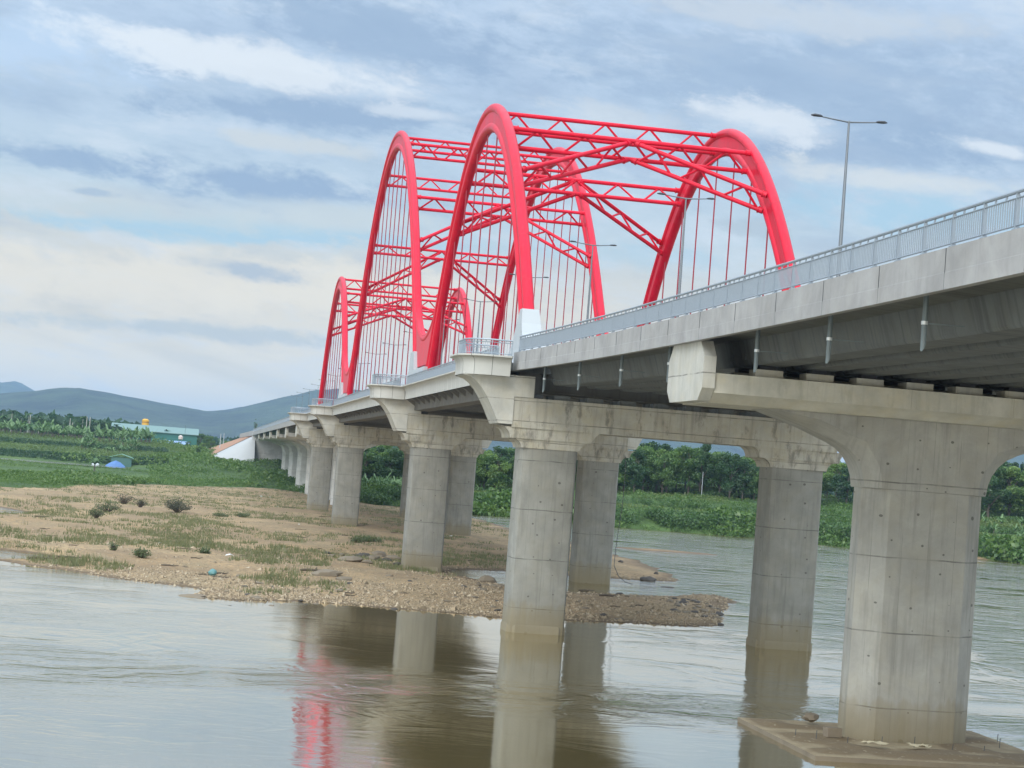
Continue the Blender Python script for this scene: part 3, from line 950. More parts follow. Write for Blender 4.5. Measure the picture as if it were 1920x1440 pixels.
# hammerhead piers
def hammer(yc, xc, label, zg, mat, cap_mat, group):
    root = thing('bridge_pier', label, 'bridge pier', group, (xc, yc, 0))
    hx, hy, c = 2.82, 1.5, 1.0
    octo = [(-hx, -.5), (-hx + c, -hy), (hx - c, -hy), (hx, -.5), (hx, .5), (hx - c, hy), (-hx + c, hy), (-hx, .5)]
    m = MB()
    m.loft([[(x, y, zg) for x, y in octo], [(x, y, 11.25) for x, y in octo]])
    m.build('stem', mat, root)
    # haunch: straight wing then a tight curve into the stem
    half = [(7.75, 14.36), (5.6, 13.72), (4.2, 13.18), (3.7, 12.92), (3.35, 12.6), (3.08, 12.2), (2.92, 11.75), (2.84, 11.26)]
    outer = [(-x, z) for x, z in half] + [(x, z) for x, z in reversed(half)]
    m = MB()
    ch = .62
    # bevelled wing: narrow at the soffit, full width inside
    inner = []
    for x, z in outer:
        s_ = 1 if x > 0 else -1
        inner.append((x - s_ * ch * (1.0 if z < 13 else .55), z + (0 if z < 11.4 else (.0 if z > 14.3 else (.12 if z < 12.9 else .34)))))
    rings = [[(x, -hy, z) for x, z in inner], [(x, -.9, z) for x, z in outer], [(x, .9, z) for x, z in outer], [(x, hy, z) for x, z in inner]]
    m.loft(rings)
    m.build('haunch', mat, root, 28)
    L = 10.6
    beam = [(-2.25, 14.36), (2.25, 14.36), (2.95, 14.78), (2.95, 15.62), (-2.95, 15.62), (-2.95, 14.78)]
    m = MB()
    m.prism(beam, 'x', XC - L - xc, XC + L - xc)
    m.build('cap_beam', cap_mat, root)
    for s_ in (-1, 1):
        pl = [(-2.45, 14.42), (2.45, 14.42), (3.1, 14.95), (3.1, 16.3), (2.35, 17.02), (-2.35, 17.02), (-3.1, 16.3), (-3.1, 14.95)]
        m = MB()
        a = XC + s_ * (L + .02) - xc
        m.prism(pl, 'x', min(a, a + s_ * .55), max(a, a + s_ * .55))
        m.build('end_block', C_BR, root)
    m = MB()
    mr = MB()
    ng = 8
    x0 = XE + 3.45
    for i in range(ng):
        gx = x0 + i * (mx(x0) - x0) / (ng - 1) - xc
        for y_ in (-1.75, 1.75):
            pd = MB().box(gx - .62, gx + .62, y_ - .5, y_ + .5, 15.61, 15.98).build('bearing_pedestal', cap_mat, root)
            MB().box(gx - .35, gx + .35, y_ - .3, y_ + .3, 15.97, 16.16).build('bearing_pad', DARK, pd)
    return root


hammer(P1, 32.25, 'hammerhead pier with a single octagonal stem on a flat square footing', .2, C_STEM, C_CAP2, 'hammerhead piers')
for i, yy in enumerate(FARP):
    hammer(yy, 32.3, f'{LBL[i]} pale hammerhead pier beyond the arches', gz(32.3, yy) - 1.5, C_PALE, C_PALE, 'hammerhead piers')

# footing of the near pier
def footing():
    x0, x1, y0, y1, z1 = 25.95, 37.35, 76.6, 88.0, .20
    m = MB()
    nx_, ny_ = 46, 40
    vs, fs = [], []
    for j in range(ny_ + 1):
        for i in range(nx_ + 1):
            x, y = x0 + (x1 - x0) * i / nx_, y0 + (y1 - y0) * j / ny_
            e = min(x - x0, x1 - x, y - y0, y1 - y)
            silt = max(0, vnoise(np.array([x / 1.9]), np.array([y / 1.5]), 31)[0] - .38) * .34 * min(1, max(0, e - .12) / .8)
            silt += max(0, vnoise(np.array([x * 1.9]), np.array([y * 1.9]), 33)[0] - .5) * .05 * (e > .3)
            vs.append((x, y, z1 + silt))
    for j in range(ny_):
        for i in range(nx_):
            a = j * (nx_ + 1) + i
            fs.append((a, a + 1, a + nx_ + 2, a + nx_ + 1))
    m.add(vs, fs)
    s = MB()
    s.add([(x0, y0, -1), (x1, y0, -1), (x1, y1, -1), (x0, y1, -1), (x0, y0, z1), (x1, y0, z1), (x1, y1, z1), (x0, y1, z1)],
          [(0, 1, 5, 4), (1, 2, 6, 5), (2, 3, 7, 6), (3, 0, 4, 7)])
    mt, t = new_mat('silted_concrete')
    pos = t.n('ShaderNodeNewGeometry').outputs['Position']
    z = t.n('ShaderNodeSeparateXYZ', {0: pos}).outputs[2]
    n = t.noise(pos, .8, 6, .65)
    c = t.mix(t.ramp(n, [(.38, 0.), (.6, 1.)]), (.36, .30, .19), (.27, .21, .125))
    c = t.mix(t.ramp(t.math('MULTIPLY', t.math('SUBTRACT', z, .19), 9.), [(.05, 0.), (.5, 1.)]), c, (.17, .125, .07))
    c = t.mix(t.ramp(t.noise(pos, 3.5, 4), [(.6, 0.), (.7, .6)]), c, (.42, .37, .26))
    principled(t, c, .92, t.noise(pos, 9, 5, .6), .6, .05)
    root = s.build('pier_footing', ROCK)
    m.build('silt_layer', mt, root)
    tag(root, 'flat square concrete footing slab with drying silt, awash at the hammerhead pier', 'footing')
footing()

# ------------------------------------------------------------------ arches
RIBX = (22.3, 42.3)
ARCH = [(161.43, 41.15, .02407), (244.85, 52.2, .01525), (328.26, 41.15, .02407)]
PAIR = [(P2, P3), (P3, P4), (P4, P5)]


def rib_section(n=9):
    """dumb-bell: outer tube, recessed web, inner tube; (lateral, radial<0 inwards)"""
    r, d, wb = .40, 1.55, .22
    a0 = math.asin(wb / r)
    pts = []
    for k in range(n * 2 + 1):
        a = -PI / 2 + a0 + (2 * PI - 2 * a0) * k / (n * 2)
        pts.append((r * math.cos(a), -r + r * math.sin(a)))
    for k in range(n * 2 + 1):
        a = PI / 2 + a0 + (2 * PI - 2 * a0) * k / (n * 2)
        pts.append((r * math.cos(a), -r - d + r * math.sin(a)))
    return pts
SEC = rib_section()


def arch_span(idx, label, zend_near, zend_far, trusses, vee, nh):
    c, z0, k = ARCH[idx]
    ya, yb = PAIR[idx]
    root = thing('arch_span', label, 'arch span', 'red arch spans of the bridge', (XC, c, 0))
    un = math.sqrt((z0 - zend_near) / k)
    uf = math.sqrt((z0 - zend_far) / k)
    N = 72
    zf = lambda u: z0 - k * u * u

    def frame(u):
        s = -2 * k * u
        L = math.hypot(1, s)
        return (1 / L, s / L), (-s / L, 1 / L)      # tangent, normal in (y,z)
    for rx in RIBX:
        m = MB()
        rings = []
        for i in range(N + 1):
            u = -un + (un + uf) * i / N
            tg, nm = frame(u)
            rings.append([(rx - XC + a, u + nm[0] * b, zf(u) + nm[1] * b) for a, b in SEC])
        m.loft(rings)
        rib = m.build('arch_rib', RED, root, 35)
        # weld seams round the outer tube
        for i in range(1, 12):
            u = -un + (un + uf) * i / 12
            tg, nm = frame(u)
            ring = []
            for kk in range(20):
                a = 2 * PI * kk / 20
                ring.append((rx - XC + .408 * math.cos(a), u + nm[0] * (-.40 + .408 * math.sin(a)), zf(u) + nm[1] * (-.40 + .408 * math.sin(a))))
            ring2 = [(p[0], p[1] + tg[0] * .04, p[2] + tg[1] * .04) for p in ring]
            MB().loft([ring, ring2], cap=False).build('weld_seam', RED_D, rib, 60)
        for i in range(nh):
            u = (i - (nh - 1) / 2) * 5.55
            zt_ = zf(u) - 2.2 * math.hypot(1, 2 * k * u) + .2
            m = MB()
            m.tube([(rx - XC, u, 17.9), (rx - XC, u, zt_)], .062, 6)
            m.build('hanger', RED_D, root)
    # cross braces: flat lattice trusses set square to the rib
    xa, xb = RIBX[0] + .4 - XC, RIBX[1] - .4 - XC

    def lattice(p00, p01, p10, p11, bays, rch, rw, nm):
        """chords p00-p01 (outer) and p10-p11 (inner)"""
        m = MB()
        p00, p01, p10, p11 = map(Vector, (p00, p01, p10, p11))
        m.tube([p00, p01], rch, 10)
        m.tube([p10, p11], rch, 10)
        for a_, b_ in ((p00, p01), (p01, p00), (p10, p11), (p11, p10)):      # end collars
            dr = (b_ - a_).normalized()
            m.tube([a_ - dr * .05, a_ + dr * .30], rch * 1.28, 12)
            m.tube([a_ + dr * .30, a_ + dr * .36], rch * 1.55, 12)
        for i in range(bays):
            f0, f1, fm = (i + .10) / bays, (i + .90) / bays, (i + .5) / bays
            b = p00.lerp(p01, fm)
            m.tube([p10.lerp(p11, f0), b], rw, 6)
            m.tube([b, p10.lerp(p11, f1)], rw, 6)
        return m.build(nm, RED, root, 40)
    for u in trusses:
        tg, nm = frame(u)
        o_, i_ = -.40, -1.95
        if abs(u) < 1:
            o_, i_ = -.40, -1.90
        lattice((xa, u + nm[0] * o_, zf(u) + nm[1] * o_), (xb, u + nm[0] * o_, zf(u) + nm[1] * o_),
                (xa, u + nm[0] * i_, zf(u) + nm[1] * i_), (xb, u + nm[0] * i_, zf(u) + nm[1] * i_), 5, .185, .10, 'cross_brace')
    for ua, ub in vee:
        _, na = frame(ua)
        _, nb = frame(ub)
        o_, i_ = -.55, -2.0
        for x_ in (xa, xb):
            sx_ = 1 if x_ > 0 else -1
            lattice((sx_ * .25, ua + na[0] * o_, zf(ua) + na[1] * o_), (x_, ub + nb[0] * o_, zf(ub) + nb[1] * o_),
                    (sx_ * .25, ua + na[0] * i_, zf(ua) + na[1] * i_), (x_, ub + nb[0] * i_, zf(ub) + nb[1] * i_), 3, .185, .10, 'chevron_brace')
    # deck
    y0, y1 = ya + .02 - c, yb - .02 - c
    m = MB()
    m.box(XF + .12 - XC, mx(XF + .12) - XC, y0, y1, 17.55, 18.15)
    m.build('deck_slab', C_GIR, root)
    m = MB()
    m.box(RIBX[0] + 1.2 - XC, RIBX[1] - 1.2 - XC, y0, y1, 18.154, 18.2)
    m.build('road_surface', ASPH, root)
    for rx in RIBX:
        m = MB()
        m.box(rx - .72 - XC, rx + .72 - XC, y0 + .1, y1 - .1, 16.05, 17.56)
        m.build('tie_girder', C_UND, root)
    nb_ = int((yb - ya) / 3.9)
    for i in range(nb_):
        y = ya + (yb - ya) * (i + .5) / nb_ - c
        poly = [(XF + .25, 17.56), (XF + .25, 17.12), (RIBX[0] - .7, 16.5), (RIBX[0] + .9, 16.42), (XC, 16.25), (RIBX[1] - .9, 16.42), (mx(RIBX[0] - .7), 16.5), (mx(XF + .25), 17.12), (mx(XF + .25), 17.56)]
        m = MB()
        m.prism([(x - XC, z) for x, z in poly], 'y', y - .22, y + .22)
        # end tooth
        m.build('cross_beam', C_UND, root)
    # edge cladding on both sides
    for s_ in (0, 1):
        path = [(XF, ya + 5.0 + .0), (XF, yb - 3.4)]
        clad_edge(root, path, (XC, c), s_)
    return root


def clad_profile():
    """(outward, z): fascia below, hollow cornice above"""
    pr = [(0, 17.02), (0, 17.72)]
    for k in range(1, 7):
        a = k / 6 * PI / 2
        pr.append((.42 * (1 - math.cos(a)), 17.72 + .50 * math.sin(a)))
    pr += [(.46, 18.24), (.46, 18.35), (-.35, 18.35)]
    return pr


def clad_edge(parent, path, org, mirror=0, nm='edge_cladding'):
    """sweep the cladding section along a plan path (outside on the left of travel when going to -X... towards +Y)"""
    pr = clad_profile()
    s = arclen(path)
    m = MB()
    rows = []
    for (o, z) in pr:
        rows.append([(p[0], p[1], z) for p in offs_path(path, o)])
    hv = [0.]
    for a, b in zip(pr[:-1], pr[1:]):
        hv.append(hv[-1] + math.hypot(b[0] - a[0], b[1] - a[1]))
    vs, fs, uvs = [], [], []
    n = len(path)
    for r_ in rows:
        for p in r_:
            x = mx(p[0]) if mirror else p[0]
            vs.append((x - org[0], p[1] - org[1], p[2]))
    for i in range(len(rows) - 1):
        for j in range(n - 1):
            f = (i * n + j, (i + 1) * n + j, (i + 1) * n + j + 1, i * n + j + 1)
            uv = [(s[j], hv[i]), (s[j], hv[i + 1]), (s[j + 1], hv[i + 1]), (s[j + 1], hv[i])]
            if mirror:
                f, uv = f[::-1], uv[::-1]
            fs.append(f)
            uvs.append(uv)
    m.add(vs, fs, uvs)
    return m.build(nm, CLAD, parent, 40)


ORD = ['nearest', 'middle', 'farthest']
arch_span(0, 'nearest red tied-arch span, low, with lattice and chevron bracing between its two ribs', 21.9, 20.2, [-11.7, 0, 11.7], [(-11.7, -17.4), (11.7, 17.6)], 11)
arch_span(1, 'middle red tied-arch span, the tallest and longest of the arches', 21.9, 20.2, [-27, -14, 0, 14, 27], [(-27, -33), (27, 33)], 17)
arch_span(2, 'farthest red tied-arch span, seen through the tall middle arch', 21.9, 20.2, [-11.7, 0, 11.7], [(-11.7, -17.4), (11.7, 17.6)], 11)

# red saddle plates and white bases at the springings
def base_block(name, label, rx, levels, yc):
    """levels: (z, half width, y front, y back)"""
    m = MB()
    rings = [[(-hw, yf, z), (hw, yf, z), (hw, yb_, z), (-hw, yb_, z)] for z, hw, yf, yb_ in levels]
    m.loft(rings)
    return m


def springing(kind, yc, side_word, rx, label):
    root = thing('arch_pedestal', label, 'pedestal', 'white pedestals of the arch ribs', (rx, yc, 18.1))
    fl = [(18.1, 1.35), (18.35, 1.1), (18.8, .90), (19.2, .80), (19.7, .73), (20.3, .69), (21.0, .67)] if kind in ('start', 'end') else [(18.1, 1.35), (18.35, 1.1), (18.8, .88), (19.4, .76), (20.3, .70)]
    def leg(sgn, y18, slope, ztop, yback):
        # sgn +1: leg climbs towards +y
        m = MB()
        rings = []
        for z, hw in [f_ for f_ in fl if f_[0] < ztop - .3] + [(ztop, .60)]:
            yf = y18 + slope * (z - 18.1)
            ex = max(0, (20.9 - z)) ** 2 * .55
            bk = yf + sgn * (.9 + 1.3 * (ztop - z))
            y0_, y1_ = (yf - .1 - ex, bk) if sgn > 0 else (bk, yf + .1 + ex)
            rings.append([(-hw, y0_ - yc, z - 18.1), (hw, y0_ - yc, z - 18.1), (hw, y1_ - yc, z - 18.1), (-hw, y1_ - yc, z - 18.1)])
        m.loft(rings)
        m.build('plinth', C_WHITE, root)
    if kind == 'start':
        c, z0, k = ARCH[{P2: 0}[yc]]
        y22 = c - math.sqrt((z0 - 22.2) / k)
        leg(1, y22 - 2.6, .55, 22.05, y22 + 3.6)
    elif kind == 'end':
        c, z0, k = ARCH[2]
        y22 = c + math.sqrt((z0 - 20.2) / k)
        leg(-1, y22 + 1.6, -.6, 20.4, y22 - 3.4)
    else:
        i = {P3: 0, P4: 1}[yc]
        c, z0, k = ARCH[i]
        cn, zn, kn = ARCH[i + 1]
        yf = c + math.sqrt((z0 - 20.3) / k)
        yn = cn - math.sqrt((zn - 22.2) / kn)
        m = MB()
        rings = []
        for z, hw in fl:
            ex = max(0, (19.6 - z)) ** 2 * .75
            rings.append([(-hw, yf - 1.6 - ex - yc, z - 18.1), (hw, yf - 1.6 - ex - yc, z - 18.1), (hw, yn + 2.6 + ex - yc, z - 18.1), (-hw, yn + 2.6 + ex - yc, z - 18.1)])
        m.loft(rings)
        # horn that carries the next arch's leg
        m.loft([[(-hw, yn - 2.2 + .75 * (z - 20.3) - yc, z - 18.1), (hw, yn - 2.2 + .75 * (z - 20.3) - yc, z - 18.1), (hw, yn + 2.5 - yc, z - 18.1), (-hw, yn + 2.5 - yc, z - 18.1)] for z, hw in ((20.29, .67), (21.2, .64), (22.3, .61))])
        m.build('plinth', C_WHITE, root)
        # saddle: fills the notch between the two ribs below a U curve
        zA = lambda y: z0 - k * (y - c) ** 2
        zB = lambda y: zn - kn * (y - cn) ** 2
        ya_ = c + math.sqrt((z0 - 27.0) / k)
        yb_ = cn - math.sqrt((zn - 28.2) / kn)
        nn = 20
        top = []
        for j in range(nn + 1):
            q_ = j / nn
            a = Vector((ya_, 27.0)); d_ = Vector((yb_, 28.2))
            sl_a, sl_b = -2 * k * (ya_ - c), 2 * kn * (cn - yb_)
            b_ = a + Vector((3.6, 3.6 * sl_a)) * 1.08
            c_ = d_ - Vector((4.6, 4.6 * sl_b)) * 1.04
            top.append(a * (1 - q_) ** 3 + b_ * 3 * q_ * (1 - q_) ** 2 + c_ * 3 * q_ * q_ * (1 - q_) + d_ * q_ ** 3)
        bot = []
        for j in range(nn + 1):
            y = top[j].x
            bot.append(Vector((y, max(20.6, max(min(zA(y), 26.6) if y < yf else 0, min(zB(y), 27.8) if y > yn - 1 else 0) - .3))))
        m = MB()
        for hw, up_ in ((.30, 0.), ):
            rings = []
            for j in range(nn + 1):
                rings.append([(-hw, top[j].x - yc, bot[j].y - 18.1), (hw, top[j].x - yc, bot[j].y - 18.1), (hw, top[j].x - yc, top[j].y - 18.1), (-hw, top[j].x - yc, top[j].y - 18.1)])
            m.loft(rings)
        web = m.build('saddle_web', RED, root)
        m = MB()
        m.tube([(0, p.x - yc, p.y - 18.1 - .37) for p in top], .395, 16)
        m.build('saddle_flange', RED, web, 40)
    return root


for rx, wd in ((RIBX[0], 'near'), (RIBX[1], 'far')):
    f = 'behind the near railing' if wd == 'near' else 'across the roadway'
    springing('start', P2, wd, rx, f'white flared concrete base of the first arch leg, {f}')
    springing('mid', P3, wd, rx, f'white base with red saddle joining first and middle arch, {f}')
    springing('mid', P4, wd, rx, f'white base with red saddle joining middle and last arch, {f}')
    springing('end', P5, wd, rx, f'white base under the last arch leg, {f}')

# ------------------------------------------------------------------ balconies
def balcony_path(yc, xo=17.35, r=2.0, hl=3.3):
    y0, y1 = yc - 3.1, yc - 3.1 + 2 * hl + .3
    p = [(XF + .02, y0), (XF - .8, y0)]
    for k in range(9):
        a = R(90) * k / 8
        p.append((xo + r - r * math.sin(a), y0 + r - r * math.cos(a)))
    for k in range(9):
        a = R(90) * k / 8
        p.append((xo + r - r * math.cos(a), y1 - r + r * math.sin(a)))
    p += [(XF - .8, y1), (XF + .02, y1)]
    return p


BL = ['first curved viewing balcony, between the near approach and the first arch', 'second curved viewing balcony, where first and middle arch meet',
      'third curved viewing balcony, where middle and last arch meet', 'last curved viewing balcony, at the far end of the arches']
proto = None
for i, yc in enumerate((P2, P3, P4, P5)):
    path = balcony_path(yc)
    if proto is None:
        root = thing('viewing_balcony', BL[i], 'balcony', 'curved balconies over the piers', (XF, yc, 0))
        clad_edge(root, path, (XF, yc))
        m = MB()
        inner = offs_path(path, -.05)
        m.prism([(x - XF, y - yc) for x, y in inner], 'z', 17.215, 18.33)
        m.build('floor_slab', C_BR, root)
        proto = root
    else:
        root = copy_tree(proto)
        root.location = (XF, yc, 0)
        root['label'] = BL[i]
    rp = offs_path(path, -.12)
    railing('balcony_railing', ['grey picket railing curving round the first balcony', 'grey picket railing curving round the second balcony', 'grey picket railing curving round the third balcony', 'grey picket railing curving round the last balcony'][i],
            resample(rp, .35), lambda y: ZT, bay=1.45, pick=.17 if i < 2 else .22, side=1, group='railings along the bridge', blade=.024)
for i, (a, b) in enumerate(PAIR):
    railing('bridge_railing', f'grey picket railing along the {ORD[i]} arch span between two balconies', [(XF + .12, a + 3.9), (XF + .12, b - 3.1)], lambda y: ZT, bay=2.0, pick=.20 if i < 2 else .30)
    railing('bridge_railing', f'grey picket railing on the opposite side of the {ORD[i]} arch span', [(mx(XF + .12), a), (mx(XF + .12), b)], lambda y: ZT, bay=3.0, pick=.35, side=-1)

# ------------------------------------------------------------------ street lamps (in the middle of the roadway)
def street_lamp(label):
    root = thing('street_lamp', label, 'street lamp', 'double-arm lamps along the bridge')
    MB().tube([(0, 0, 0), (0, 0, 1.2), (0, 0, 12.45)], [.14, .13, .055], 10).build('pole', STEEL_D, root, 40)
    for s_ in (-1, 1):
        arm = MB().tube([(0, 0, 12.38), (s_ * .9, 0, 12.46), (s_ * 1.55, 0, 12.53)], [.05, .042, .035], 8).build('arm', STEEL_D, root, 40)
        m = MB()
        m.loft([[(s_ * (1.45 + q_), w_ * a, 12.53 + .03 * q_ + h * b) for a, b in ((-1, 0), (-.7, 1), (.7, 1), (1, 0), (.7, -.5), (-.7, -.5))] for q_, w_, h in ((0, .04, .03), (.12, .12, .07), (.45, .15, .08), (.62, .06, .03))])
        m.build('lamp_head', LAMPH, arm, 30)
    return root


LY = [97, 131.1, 163.0, 195.2, 229, 262.5, 296, 329.5, 363, 397, 430, 464, 498, 531, 570, 605, 640]
LL = ['tall double-arm lamp on the near approach, alone against the sky', 'double-arm lamp rising at the start of the nearest arch', 'double-arm lamp under the middle of the nearest arch', 'double-arm lamp between nearest and middle arch',
      'double-arm lamp in the near third of the middle arch', 'double-arm lamp in the far third of the middle arch', 'double-arm lamp between middle and farthest arch', 'double-arm lamp under the farthest arch', 'double-arm lamp at the end of the farthest arch']
lp = None
for i, y in enumerate(LY):
    lab = LL[i] if i < len(LL) else 'small double-arm lamp on the far approach beyond the arches'
    if lp is None:
        lp = street_lamp(lab)
        o = lp
    else:
        o = copy_tree(lp)
        o['label'] = lab
    o.location = (XC, y, 18.15 if P2 < y < P5 else (zb(y) + .8 if y < P2 else zfar(y) + .8))

# ==================================================================== vegetation
def rand_dirs(n):
    v = rng.normal(size=(n, 3))
    return v / np.linalg.norm(v, axis=1, keepdims=True)


def leaf_quads(c, size, flat=.0, aspect=1.6):
    """one quad per centre; size per centre"""
    n = len(c)
    nrm = rand_dirs(n)
    nrm[:, 2] = nrm[:, 2] * (1 - flat) + flat
    nrm /= np.linalg.norm(nrm, axis=1, keepdims=True)
    a = np.cross(nrm, rand_dirs(n))
    a /= np.linalg.norm(a, axis=1, keepdims=True) + 1e-9
    b = np.cross(nrm, a)
    s = size[:, None]
    q_ = np.stack([c - a * s * aspect * .5, c + b * s * .5, c + a * s * aspect * .5, c - b * s * .5], 1)
    return q_.reshape(-1, 3)


def clumps(P, h, k, leaf=.30, spread=.55, flat=.1):
    n = len(P)
    c = np.repeat(P, k, 0)
    hh = np.repeat(h, k)
    off = rng.normal(size=(n * k, 3)) * (hh * spread * .5)[:, None]
    off[:, 2] = rng.random(n * k) ** .8 * hh
    return leaf_quads(c + off, hh * leaf * rng.uniform(.6, 1.4, n * k), flat)


def sample_land(n, a0, a1, d0, d1, test):
    out = []
    while sum(len(o) for o in out) < n:
        m_ = n * 3
        a = rng.uniform(a0, a1, m_)
        dd = 1 / rng.uniform(1 / d1, 1 / d0, m_)
        x, y = a * dd, dd
        z, v = height(x, y)
        ok = test(x, y, z, v)
        out.append(np.stack([x, y, z], 1)[ok])
        if len(out) > 12:
            break
    return np.concatenate(out)[:n]


def under_bridge(x, y):
    return (x > XE - 2) & (x < mx(XE) + 1)


# scrub of the banks: nobody could count it
def pond_zone(x, y):
    return (y > 600) & (y < 676) & (x / y < -.022)


Pl = sample_land(24000, -.16, .075, 380, 860, lambda x, y, z, v: (v > .55) & ~pond_zone(x, y) & ~((z > 3.4) & (y > 694) & (y < 744) & (x / y < -.02)) & ~((y > 690) & (x / y < -.02)))
hl = rng.uniform(.35, 1.0, len(Pl)) * (.35 + 1.7 * vnoise(Pl[:, 0] / 13, Pl[:, 1] / 22, 41) ** 1.5) * np.clip(Pl[:, 1] / 520, .8, 1.4)
hl = np.where((Pl[:, 1] > 500) & (Pl[:, 1] < 640) & (Pl[:, 0] / Pl[:, 1] < -.02), hl * .30, hl)
tag(quads_mesh('bank_scrub', clumps(Pl, hl, 10, .30), 4, L_BANK), 'dense green scrub covering the bank behind the sand', kind='stuff')
Ph = sample_land(5200, -.16, -.012, 672, 766, lambda x, y, z, v: ((y > 677) & (y < 690)) | ((y > 745) & (y < 752)))
tag(quads_mesh('hedge_growth', clumps(Ph, rng.uniform(.5, 1.3, len(Ph)), 12, .26), 4, L_DARK), 'dark hedge growth along the terrace steps at the left', kind='stuff')
Pr = sample_land(26000, .045, .50, 340, 640, lambda x, y, z, v: (v > .5) & ((z < 3.3) | ((z > 4.2) & (z < 6.5)) | ((z > 7.3) & (z < 9.7)) | (rng.random(len(x)) < .12)))
hr = rng.uniform(.4, 1.0, len(Pr)) * (.35 + 1.7 * vnoise(Pr[:, 0] / 8, Pr[:, 1] / 12, 43) ** 1.4)
hr = np.where(Pr[:, 2] < 2.9, hr * 2.0, hr)
tag(quads_mesh('river_bank_scrub', clumps(Pr, hr, 14, .19), 4, L_BANK), 'rank green growth on the terraces across the water', kind='stuff')
Pc = sample_land(9000, -.16, .0, 690, 860, lambda x, y, z, v: ((y > 690) & (y < 745) | (y > 752)) & (z > 3.2))
tag(quads_mesh('field_crop', clumps(Pc, rng.uniform(.4, .9, len(Pc)), 8, .30), 4, L_CROP), 'light green crop rows on the terraces at the left', kind='stuff')
Pc = sample_land(15000, .06, .5, 340, 560, lambda x, y, z, v: (v > .7) & ((z > 3.2) & (z < 4.3) | (z > 6.2) & (z < 7.6) | (z > 9.6)) & (vnoise(x / 18, y / 18, 45) > .42))
tag(quads_mesh('terrace_crop', clumps(Pc, rng.uniform(.5, 1.0, len(Pc)), 9, .28), 4, L_CROP), 'light green crop on the terraces across the water', kind='stuff')
Pe = sample_land(5200, .058, .5, 340, 470, lambda x, y, z, v: (z > .25) & (z < 2.7) & (v > .5) & (vnoise(x / 6, y / 6, 81) > .36))
tag(quads_mesh('waterside_bushes', clumps(Pe, rng.uniform(.9, 2.6, len(Pe)), 26, .13, .6), 4, L_TREE), 'dark bushes overhanging the far water edge', kind='stuff')
Pe = sample_land(4200, .058, .5, 340, 560, lambda x, y, z, v: ((z > 4.5) & (z < 5.4)) | ((z > 7.6) & (z < 8.4)))
tag(quads_mesh('terrace_hedge', clumps(Pe, rng.uniform(.7, 1.5, len(Pe)), 18, .17), 4, L_TREE), 'hedge growth along the terrace steps across the water', kind='stuff')
# far woods at the foot of the hills
Pw = sample_land(5200, -.16, .50, 1050, 2600, lambda x, y, z, v: vnoise(x / 120, y / 200, 47) > .30)
tag(quads_mesh('distant_woods', clumps(Pw, rng.uniform(5, 11, len(Pw)), 10, .34, .9), 4, L_DARK), 'dark belt of woods at the foot of the hills', kind='stuff')


def tree_meshes(n, mat, seed, nleaf=5200, shape='round'):
    out = []
    for v in range(n):
        r_ = np.random.default_rng(seed + v)
        nc_ = 20 if shape == 'round' else 15
        cz = r_.uniform(.22, .90, nc_)
        prof = np.sin(np.clip((cz - .08) / .96, 0, 1) * PI) ** .6
        wd = (.30 if shape == 'round' else .20) * prof
        an = r_.uniform(0, 2 * PI, nc_)
        rad = wd * np.sqrt(r_.random(nc_))
        C = np.stack([rad * np.cos(an), rad * np.sin(an), cz], 1)
        cr = r_.uniform(.075, .15, nc_) * (1 if shape == 'round' else .85)
        k = r_.integers(0, nc_, nleaf)
        dv = r_.normal(size=(nleaf, 3))
        dv /= np.linalg.norm(dv, axis=1, keepdims=True)
        dist = r_.random(nleaf) ** .45
        P = C[k] + dv * (cr[k] * dist)[:, None] * np.array([1, 1, .8])
        q_ = leaf_quads(P, np.full(nleaf, .021) * r_.uniform(.6, 1.5, nleaf), .15)
        o = quads_mesh('crown', q_, 4, mat)
        m = MB()
        m.tube([(0, 0, -.03), (.008, 0, .2), (-.005, .006, .5), (.01, 0, .78)], [.020, .016, .011, .004], 7)
        for c_ in C[:7]:
            m.tube([(0, 0, max(.12, c_[2] - .25)), tuple(c_ * np.array([.6, .6, 1]) - np.array([0, 0, .05])), tuple(c_)], [.009, .006, .002], 5)
        tr = m.build('trunk', BARK)
        out.append((o, tr))
    return out


T_ROUND = tree_meshes(5, L_TREE, 100)
T_TALL = tree_meshes(4, L_TREE, 200, 4400, 'tall')
T_DARK = tree_meshes(4, L_DARK, 300)
used_proto = set()


def tree(kind, x, y, h, label, group, wide=1., rot=None):
    src = kind[random.randrange(len(kind))]
    root = thing('broadleaf_tree', label, 'tree', group, (x, y, gz(x, y) - .1))
    root.scale = (h * wide, h * wide * random.uniform(.9, 1.1), h)
    root.rotation_euler.z = random.uniform(0, 6.28) if rot is None else rot
    for s_ in src:
        if s_.name in used_proto:
            c = s_.copy()
            COL.objects.link(c)
        else:
            c = s_
            used_proto.add(s_.name)
        c.parent = root
    return root


TOPS = [(600, 842), (680, 838), (720, 832), (760, 838), (830, 846), (880, 850), (900, 845), (925, 836), (960, 838), (1000, 842), (1060, 838), (1120, 838), (1165, 846), (1185, 836), (1215, 829), (1245, 831), (1275, 831), (1300, 838), (1345, 842), (1380, 850), (1412, 858), (1450, 862), (1520, 872), (1560, 866), (1585, 860), (1620, 862), (1700, 866), (1800, 876), (1845, 868), (1870, 856), (1900, 858), (1940, 868), (2050, 860), (2200, 870)]


